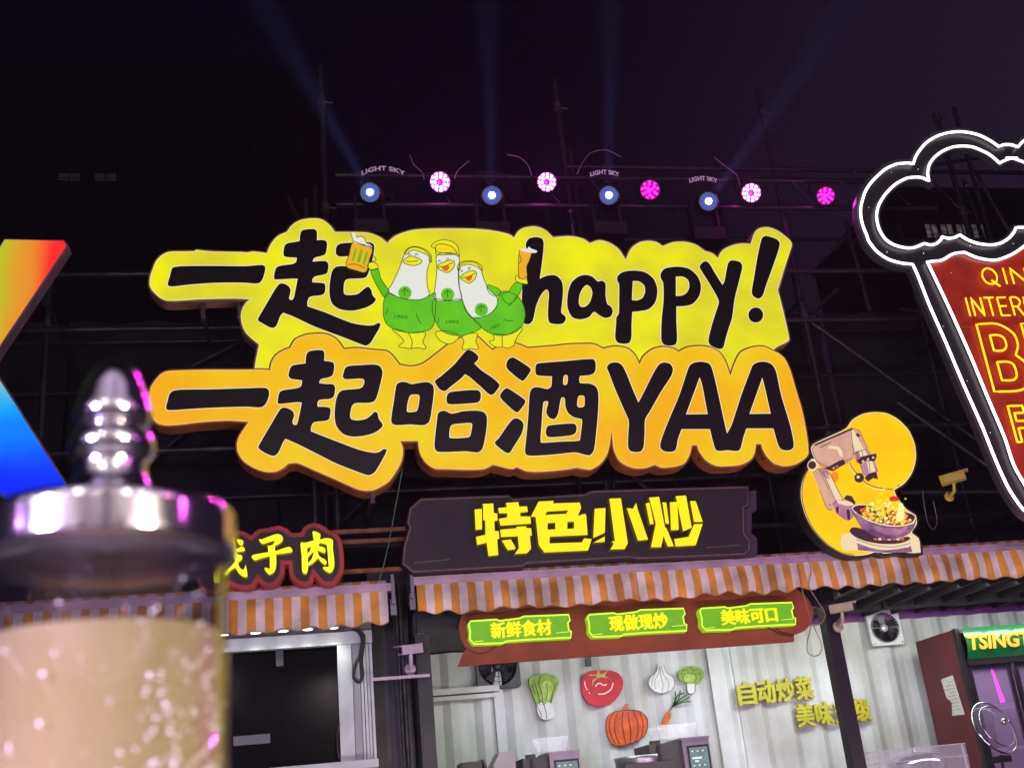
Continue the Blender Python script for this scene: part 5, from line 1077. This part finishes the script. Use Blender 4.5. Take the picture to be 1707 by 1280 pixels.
def machine(label, ub, uf, ue, vt, pot):
    """body box from ub to uf with the upright control head uf..ue"""
    a = P(*zm(ub, vt + 25), YK); b = P(*zm(uf, vt), YK); e_ = P(*zm(ue, vt), YK)
    t = empty('cooking_machine', label, 'cooking machine', ((a.x + e_.x) / 2, YK + .2, 1.06), 'automatic cooking machines on the counter')
    MB().box((a.x, YK + .05, 1.06), (b.x, YK + .5, a.z)).box((a.x + .05, YK + .12, a.z), (a.x + .12, YK + .2, a.z + .03)).build('body', M_sd, t)
    h = MB().box((b.x + .002, YK, 1.06), (e_.x, YK + .4, b.z)).box((b.x - .01, YK - .01, b.z), (e_.x + .006, YK + .41, b.z + .015)).build('control_head', M_ss, t)
    m = .035; MB().box((b.x + m, YK - .012, b.z - .42), (e_.x - m * .4, YK - .001, b.z - .05)).build('screen_frame', M_black, h)
    s_ = MB().box((b.x + m + .014, YK - .016, b.z - .40), (e_.x - m * .4 - .014, YK - .013, b.z - .066)).build('screen', lit('screen_grey', (126, 152, 148), .9, (96, 120, 122), 9), h)
    mb = MB()
    for r__ in range(2):
        for k in range(3): xx = b.x + m + .03 + k * .045; mb.box((xx, YK - .018, b.z - .10 - r__ * .11), (xx + .014, YK - .0165, b.z - .09 - r__ * .11))
    mb.box((b.x + m + .03, YK - .018, b.z - .155), (b.x + m + .11, YK - .0165, b.z - .14)); mb.box((b.x + m + .05, YK - .018, b.z - .178), (b.x + m + .08, YK - .0165, b.z - .165)); mb.build('icons', lit('icon_white', (236, 244, 244), 1), h)
    MB().box((b.x + m + .02, YK - .018, b.z - .34), (e_.x - m * .4 - .02, YK - .0165, b.z - .25)).build('button_panel', lit('icon_cyan', (40, 180, 210), 1), h)
    MB().box((a.x + .06, YK + .02, a.z - .14), (a.x + .085, YK + .05, a.z - .01)).build('latch', M_black, t)
    tr = P(*zm(ub + 60, vt + 5), YK + .1)
    x0, x1, z0 = a.x + .1, e_.x - .06, b.z + .02
    mb = MB(); mb.box((x0 + .04, YK + .1, z0), (x1 - .02, YK + .35, z0 + .006)); mb.box((x0, YK + .09, z0 + .10), (x1, YK + .096, z0 + .112)); mb.box((x0, YK + .35, z0 + .10), (x1, YK + .356, z0 + .112))
    mb.add([(x0 + .04, YK + .1, z0), (x1 - .02, YK + .1, z0), (x1, YK + .09, z0 + .1), (x0, YK + .09, z0 + .1), (x0 + .04, YK + .35, z0), (x1 - .02, YK + .35, z0), (x1, YK + .35, z0 + .1), (x0, YK + .35, z0 + .1)], [(0, 1, 2, 3), (5, 4, 7, 6), (4, 0, 3, 7), (1, 5, 6, 2)])
    tag(mb.build('ingredient_tray', M_tray, None), 'clear plastic tray resting on the ' + ('left' if not pot else 'right') + ' cooking machine', 'tray')
    if pot:
        c = P(*zm(1070, 185), YK + .2); MB().lathe([(0, -.35), (.2, -.34), (.21, -.03), (.22, 0), (.2, .0), (.19, -.05), (.17, -.3)], (c.x, YK + .22, c.z), 32).build('pot', M_ss, t)
        MB().box((c.x - .2, YK + .0, 1.06), (c.x + .2, YK + .03, c.z - .06)).build('pot_guard', M_sd, t)
    return t
machine('cooking machine under the bok choy, its screen just showing', 345, 500, 690, 172, False)
machine('cooking machine under the carrot with a grey pot and a lit screen', 1130, 1320, 1490, 84, True)
a = P(*zm(150, 165), YK); b = P(*zm(288, 152), YK)
tag(MB().add([(a.x, YK, 1.06), (b.x, YK, 1.06), (b.x, YK, b.z), (a.x + .06, YK, b.z), (a.x, YK, a.z - .1), (a.x, YK + .3, 1.06), (b.x, YK + .3, 1.06), (b.x, YK + .3, b.z), (a.x + .06, YK + .3, b.z), (a.x, YK + .3, a.z - .1)], [(0, 1, 2, 3, 4), (9, 8, 7, 6, 5), (0, 4, 9, 5), (4, 3, 8, 9), (3, 2, 7, 8), (2, 1, 6, 7)]).build('steel_cabinet', M_ss, None), 'small slant-cornered grey cabinet left of the cooking machines', 'cabinet')
a = P(*zm(0, 225), YK); b = P(*zm(85, 205), YK); c = P(*zm(125, 262), YK)
tag(MB().box((a.x - .05, YK, 1.06), (b.x, YK + .3, b.z - .01)).add([(b.x, YK, b.z), (b.x + .02, YK, b.z), (c.x, YK, c.z), (c.x - .02, YK, c.z), (b.x, YK + .3, b.z), (b.x + .02, YK + .3, b.z), (c.x, YK + .3, c.z), (c.x - .02, YK + .3, c.z)], [(0, 3, 2, 1), (4, 5, 6, 7), (0, 1, 5, 4), (1, 2, 6, 5), (3, 0, 4, 7)]).build('lidded_box', M_sd, None), 'dark box with a pale raised lid at the left end of the counter', 'box')
# round glass lid standing on edge and stock pot behind a clear guard
c = P(1658, 1212, 8.7); t = empty('glass_lid', 'round steel-rimmed glass lid standing on edge before the fridge', 'pot lid', (c.x, 8.7, c.z - .2)); ax = Vector((.28, -.88, .32)).normalized()
aa = ax.orthogonal().normalized(); bb = ax.cross(aa)
MB().tube([c + (aa * math.cos(k * .1745) + bb * math.sin(k * .1745)) * .215 for k in range(36)], .009, 8, closed=True).tube([c + ax * .03 + (aa * math.cos(k * .1745) + bb * math.sin(k * .1745)) * .17 for k in range(36)], .006, 6, closed=True).build('rim', mat('polished_steel', (200, 196, 204), .12, metal=1), t)
MB().lathe([(.215, 0), (.19, .025), (.12, .055), (.03, .07), (0, .072)], c, 36, ax).build('glass', mat('lid_glass', (220, 210, 235), .05, trans=.85, alpha=.5, ior=1.2), t)
MB().lathe([(.0, .072), (.012, .074), (.012, .1), (.028, .105), (.024, .125), (0, .128)], c, 20, ax).build('knob', MATS['polished_steel'], t)
MB().tube([c - Vector((0, 0, .21)), (c.x, 8.75, c.z - .5), (c.x, 8.85, 1.07)], .012, 8).box((c.x - .06, 8.66, c.z - .27), (c.x + .06, 8.74, c.z - .22)).build('stand', M_black, t)
c = P(1527, 1262, 9.2); t = empty('stock_pot', 'wide steel pot with a domed lid behind the clear counter guard', 'pot', (c.x, 9.2, 1.06))
MB().lathe([(0, 1.06 - c.z), (.22, 1.06 - c.z), (.24, -.05), (.25, -.04)], c, 36).build('body', MATS['polished_steel'], t)
MB().lathe([(.255, -.045), (.24, -.02), (.17, .02), (.06, .04), (0, .043)], c, 36).lathe([(0, .04), (.01, .042), (.012, .06), (.02, .065), (0, .075)], c, 16).build('lid', MATS['polished_steel'], t)
a = P(1432, 1256, 8.8); b = P(1609, 1241, 8.8)
t = empty('counter_guard', 'clear plastic guard sheet along the right stall counter', 'guard', ((a.x + b.x) / 2, 8.8, 1.06))
MB().box((a.x, 8.8, 1.06), (b.x, 8.806, a.z)).build('sheet', mat('clear_guard', (220, 222, 226), .08, alpha=.22), t)
MB().box((a.x, 8.797, a.z + .001), (b.x, 8.809, a.z + .009)).box((a.x, 8.797, a.z - .09), (b.x, 8.7995, a.z - .084)).build('edge', mat('guard_edge', (190, 190, 196), .2), t)
for x in (a.x + .02, b.x - .02): MB().box((x - .006, 8.807, 1.06), (x + .006, 8.82, a.z)).build('upright', mat('guard_edge', (190, 190, 196)), t)

# ------------------------------------------------------------------ the beer garden behind the photographer; tents and canvas roof added to brighten the chrome
M_can = mat('reflector_tent_white', (226, 214, 220), .8, var=.06, vscale=3); n = M_can.node_tree; b = n.nodes['Principled BSDF']
tl_ = n.nodes.new('ShaderNodeBsdfTranslucent'); tl_.inputs[0].default_value = (.7, .62, .68, 1); ms_ = n.nodes.new('ShaderNodeMixShader'); ms_.inputs[0].default_value = .5
n.links.new(b.outputs[0], ms_.inputs[1]); n.links.new(tl_.outputs[0], ms_.inputs[2]); n.links.new(ms_.outputs[0], n.nodes['Material Output'].inputs[0])
for i, (x, y, l) in enumerate(((-4.6, -5.0, 'unseen white pointed tent added behind and left of the photographer'), (.6, -10.5, 'big unseen white marquee added straight behind the photographer'), (5.4, -5.8, 'unseen white pointed tent added behind and right of the photographer'))):
    t = empty('reflector_tent', l, 'tent', (x, y, 0), 'added tents for the chrome to reflect'); h, e_, k_ = ((2.1, 2.9, 5.2), (4.6, 4.4, 10.0), (2.1, 2.9, 5.2))[i]
    MB().add([(x - h, y - h, e_), (x + h, y - h, e_), (x + h, y + h, e_), (x - h, y + h, e_), (x, y, k_)], [(0, 1, 4), (1, 2, 4), (2, 3, 4), (3, 0, 4)]).build('roof', M_can, t)
    MB().add([(x - h, y - h, e_), (x + h, y - h, e_), (x + h, y + h, e_), (x - h, y + h, e_), (x - h, y - h, e_ - .35), (x + h, y - h, e_ - .35), (x + h, y + h, e_ - .35), (x - h, y + h, e_ - .35)], [(0, 1, 5, 4), (1, 2, 6, 5), (2, 3, 7, 6), (3, 0, 4, 7)]).build('valance', M_can, t)
    MB().add([(x - h, y - h, 0), (x + h, y - h, 0), (x + h, y - h, e_ - .35), (x - h, y - h, e_ - .35)], [(0, 1, 2, 3)]).build('reflector_back_sheet', M_can, t)
    for a_ in (-h, h):
        for b_ in (-h, h): MB().tube([(x + a_, y + b_, 0), (x + a_, y + b_, e_)], .025, 8).build('leg', M_tube, t)
    lo = lamp('tent_fill', 'POINT', (x, y + h * .4, e_ + .1), (260, 1500, 260)[i], ((1, .92, .96), (1, .8, .86), (.95, .8, 1))[i], shadow_soft_size=.12); lo.parent = t; lo.location = lo.location - t.location  # added lamp, brightens the tent for its reflection

t = empty('reflector_canopy', 'unseen off-white canvas roof added behind the photographer to brighten the chrome', 'canopy', (-.5, -2.3, 0))  # overhead roof added for the finial to reflect
M_cv = mat('reflector_canvas_offwhite', (206, 200, 206), .85, var=.15, vscale=1)
for k in range(9):
    x = -5 + k; MB().add([(x, -4.4, 4.15), (x + .98, -4.4, 4.15), (x + .98, -.25, 4.0), (x, -.25, 4.0)] + [(x + .49, -4.4, 4.02), (x + .49, -.25, 3.87)], [(0, 4, 5, 3), (4, 1, 2, 5)]).build('canvas_panel', M_cv, t)
for x in (-5, 0, 4):
    for y in (-4.4, -.3): MB().tube([(x, y, 0), (x, y, 4.15)], .04, 8).build('post', M_frame, t)
M_fb = mat('festoon_bulb', (255, 255, 250), .3, emit=(255, 246, 232), es=28)
for i, (x0, y0, x1, y1, zz, l) in enumerate(((-5, -.8, 5, -1.6, 3.6, 'string of bulbs nearest above the photographer'), (-5, -2.6, 6, -2.2, 3.9, 'string of bulbs second behind the photographer'), (-5, -4.0, 6, -3.6, 4.8, 'string of bulbs farthest behind the photographer'))):
    t = empty('string_lights', l, 'string lights', (0, (y0 + y1) / 2, zz), 'bulb strings over the beer garden')
    pt_ = lambda f: Vector((x0 + (x1 - x0) * f, y0 + (y1 - y0) * f, zz - .5 * (1 - (2 * f - 1) ** 2)))
    MB().tube([pt_(k / 24) for k in range(25)], .006, 5).build('wire', M_cable, t)
    for k in range(15):
        p = pt_((k + .5) / 15); MB().lathe([(0, -.09), (.02, -.085), (.032, -.06), (.025, -.03), (.012, -.01), (.012, 0)], p, 10).build('bulb', M_fb, t)

# ------------------------------------------------------------------ table and drink tower in the foreground
AX = P(189, 700, .62); tx0, ty0 = AX.x, AX.y
def onaxis(v):          # height at which the tower's axis is seen at pixel row v
    lo_, hi_ = .8, 2.2
    for _ in range(50):
        m_ = (lo_ + hi_) / 2; c = ROT.transposed() @ (Vector((tx0, ty0, m_)) - EYE); vv = CY + FPX * c.y / c.z
        if vv > v: lo_ = m_
        else: hi_ = m_
    return lo_
def rad(px, v): c = ROT.transposed() @ (Vector((tx0, ty0, onaxis(v))) - EYE); return px * -c.z / FPX
M_chrome = mat('chrome', (232, 230, 234), .13, metal=1, bump=.03, bscale=20)
t = empty('drink_tower', 'clear drink tower with a chrome finial lid, large and blurred at the left', 'drink tower', (tx0, ty0, .78))
base_pt = Vector((tx0, ty0, 0))
kn = [(0, 604), (12, 605), (24, 611), (36, 625), (46, 645), (54, 668), (60, 686), (61, 697), (57, 707), (50, 713), (47, 717), (50, 721), (60, 727), (67, 738), (69, 750), (66, 760), (60, 768), (56, 776), (57, 790), (60, 803), (66, 814), (74, 824), (86, 832), (92, 836), (92, 842)]
MB().lathe([(max(0, p.x), p.y) for p in spline([(rad(r_, v), onaxis(v), False) for r_, v in kn], 4, False)], base_pt, 64).build('finial', M_chrome, t)
zlb = onaxis(926); rl = rad(208, 926)
lid = MB().lathe([(0, zlb + .027), (rl * .45, zlb + .0245), (rl * .82, zlb + .0222), (rl * .93, zlb + .0212), (rl * .965, zlb + .0205), (rl * .985, zlb + .0192), (rl * .996, zlb + .0172), (rl, zlb + .0150), (rl, zlb + .0149), (rl, zlb + .005), (rl, zlb - .0005), (rl * .998, zlb - .002), (rl * .985, zlb - .004), (rl * .955, zlb - .004), (rl * .95, zlb - .001), (rl * .6, zlb + .001), (0, zlb + .002)], base_pt, 96).build('lid', M_chrome, t)
rg = rad(197, 960)
M_gt_ = bpy.data.materials.new('tower_glass'); M_gt_.use_nodes = True; n = M_gt_.node_tree; n.nodes.clear()
o_ = n.nodes.new('ShaderNodeOutputMaterial'); tr_ = n.nodes.new('ShaderNodeBsdfTransparent'); gs_ = n.nodes.new('ShaderNodeBsdfGlossy'); fr_ = n.nodes.new('ShaderNodeLayerWeight'); fr_.inputs['Blend'].default_value = .5; pw_ = n.nodes.new('ShaderNodeMath'); pw_.operation = 'POWER'; pw_.inputs[1].default_value = 5.0; ma_ = n.nodes.new('ShaderNodeMath'); ma_.operation = 'MULTIPLY_ADD'; ma_.inputs[1].default_value = .6; ma_.inputs[2].default_value = .09; mm_ = n.nodes.new('ShaderNodeMixShader')
tr_.inputs[0].default_value = (.90, .89, .92, 1); gs_.inputs['Roughness'].default_value = .04
n.links.new(fr_.outputs['Facing'], pw_.inputs[0]); n.links.new(pw_.outputs[0], ma_.inputs[0]); n.links.new(ma_.outputs[0], mm_.inputs[0]); n.links.new(tr_.outputs[0], mm_.inputs[1]); n.links.new(gs_.outputs[0], mm_.inputs[2]); n.links.new(mm_.outputs[0], o_.inputs[0])
ztb = .80
MB().lathe([(rg, ztb), (rg, zlb - .002), (rg - .003, zlb - .002), (rg - .003, ztb)], base_pt, 128).build('tube', M_gt_, t)
# drink with ice, seen through frosted, wet glass
M_dr = bpy.data.materials.new('iced_drink'); M_dr.use_nodes = True; n = M_dr.node_tree; b = n.nodes['Principled BSDF']
tcx = n.nodes.new('ShaderNodeTexCoord'); no = n.nodes.new('ShaderNodeTexNoise'); no.inputs['Scale'].default_value = 5; no.inputs['Detail'].default_value = 3; no.inputs['Distortion'].default_value = .6
n.links.new(tcx.outputs['Object'], no.inputs['Vector'])
cr = n.nodes.new('ShaderNodeValToRGB'); cr.color_ramp.elements[0].position = .3; cr.color_ramp.elements[0].color = (*lin((216, 200, 108)), 1); cr.color_ramp.elements[1].position = .7; cr.color_ramp.elements[1].color = (*lin((238, 230, 190)), 1)
n.links.new(no.outputs['Fac'], cr.inputs[0]); n.links.new(cr.outputs[0], b.inputs['Base Color'])
b.inputs['Roughness'].default_value = .35; b.inputs['Transmission Weight'].default_value = .12; b.inputs['IOR'].default_value = 1.2
tl_ = n.nodes.new('ShaderNodeBsdfTranslucent'); ms_ = n.nodes.new('ShaderNodeMixShader'); ms_.inputs[0].default_value = .45; n.links.new(cr.outputs[0], tl_.inputs[0]); n.links.new(b.outputs[0], ms_.inputs[1]); n.links.new(tl_.outputs[0], ms_.inputs[2]); n.links.new(ms_.outputs[0], n.nodes['Material Output'].inputs[0])
vo = n.nodes.new('ShaderNodeTexNoise'); vo.inputs['Scale'].default_value = 60; vo.inputs['Detail'].default_value = 3; n.links.new(tcx.outputs['Object'], vo.inputs['Vector'])
bp = n.nodes.new('ShaderNodeBump'); bp.inputs['Strength'].default_value = .3; bp.inputs['Distance'].default_value = .004; n.links.new(vo.outputs['Fac'], bp.inputs['Height']); n.links.new(bp.outputs[0], b.inputs['Normal'])
zd = onaxis(1066)
MB().lathe([(0, ztb + .004), (rg - .004, ztb + .004), (rg - .004, zd), (0, zd)], base_pt, 96).build('iced_drink', M_dr, t)
# droplets on the glass, white colour standing in for their glints
dr = MB()
for k in range(300):
    a_ = -math.pi / 2 + (random.uniform(-1.35, 1.35) if k % 3 == 0 else random.uniform(.45, 1.2)); zz = random.triangular(zd - .10, zd + .03, zd - .09); r_ = random.uniform(.0002, .0009) * (1.5 if k % 9 == 0 else 1)
    c = Vector((tx0 + rg * math.cos(a_), ty0 + rg * math.sin(a_), zz)); nrm = Vector((math.cos(a_), math.sin(a_), 0))
    dr.lathe([(r_, 0), (r_ * .8, r_ * .45), (r_ * .35, r_ * .7), (0, r_ * .75)], c, 8, nrm)
o = dr.build('water_drops', mat('drop_glint', (246, 240, 250), .12, coat=1), t); o['kind'] = 'stuff'
MB().lathe([(0, .74), (.09, .74), (.092, .76), (.075, .785), (rg + .004, .79), (rg + .004, ztb + .01), (rg + .001, ztb + .01)], base_pt, 64).build('foot', M_chrome, t)
tb = empty('table', 'dark round table under the drink tower, below the frame', 'table', (tx0, ty0 - .1, 0))
MB().lathe([(0, .70), (.42, .70), (.45, .712), (.45, .728), (.44, .74), (0, .74)], (tx0, ty0 - .05, 0), 48).build('tabletop', mat('table_top', (120, 88, 66), .3, var=.3, vscale=5, coat=.3), tb)
MB().lathe([(.25, 0), (.25, .02), (.05, .04), (.035, .1), (.035, .70)], (tx0, ty0 - .05, 0), 24).build('leg', M_black, tb)

# ------------------------------------------------------------------ night air round everything
hz_m = bpy.data.materials.new('night_air'); hz_m.use_nodes = True; n = hz_m.node_tree; n.nodes.clear()
o_ = n.nodes.new('ShaderNodeOutputMaterial'); pv = n.nodes.new('ShaderNodeVolumePrincipled')
pv.inputs['Color'].default_value = (.95, .95, 1, 1); pv.inputs['Density'].default_value = .0011; pv.inputs['Anisotropy'].default_value = .3
n.links.new(pv.outputs[0], o_.inputs['Volume'])
hb = MB().box((-45, -14, -1), (60, 60, 32)).build('haze', hz_m, None); hb['kind'] = 'stuff'
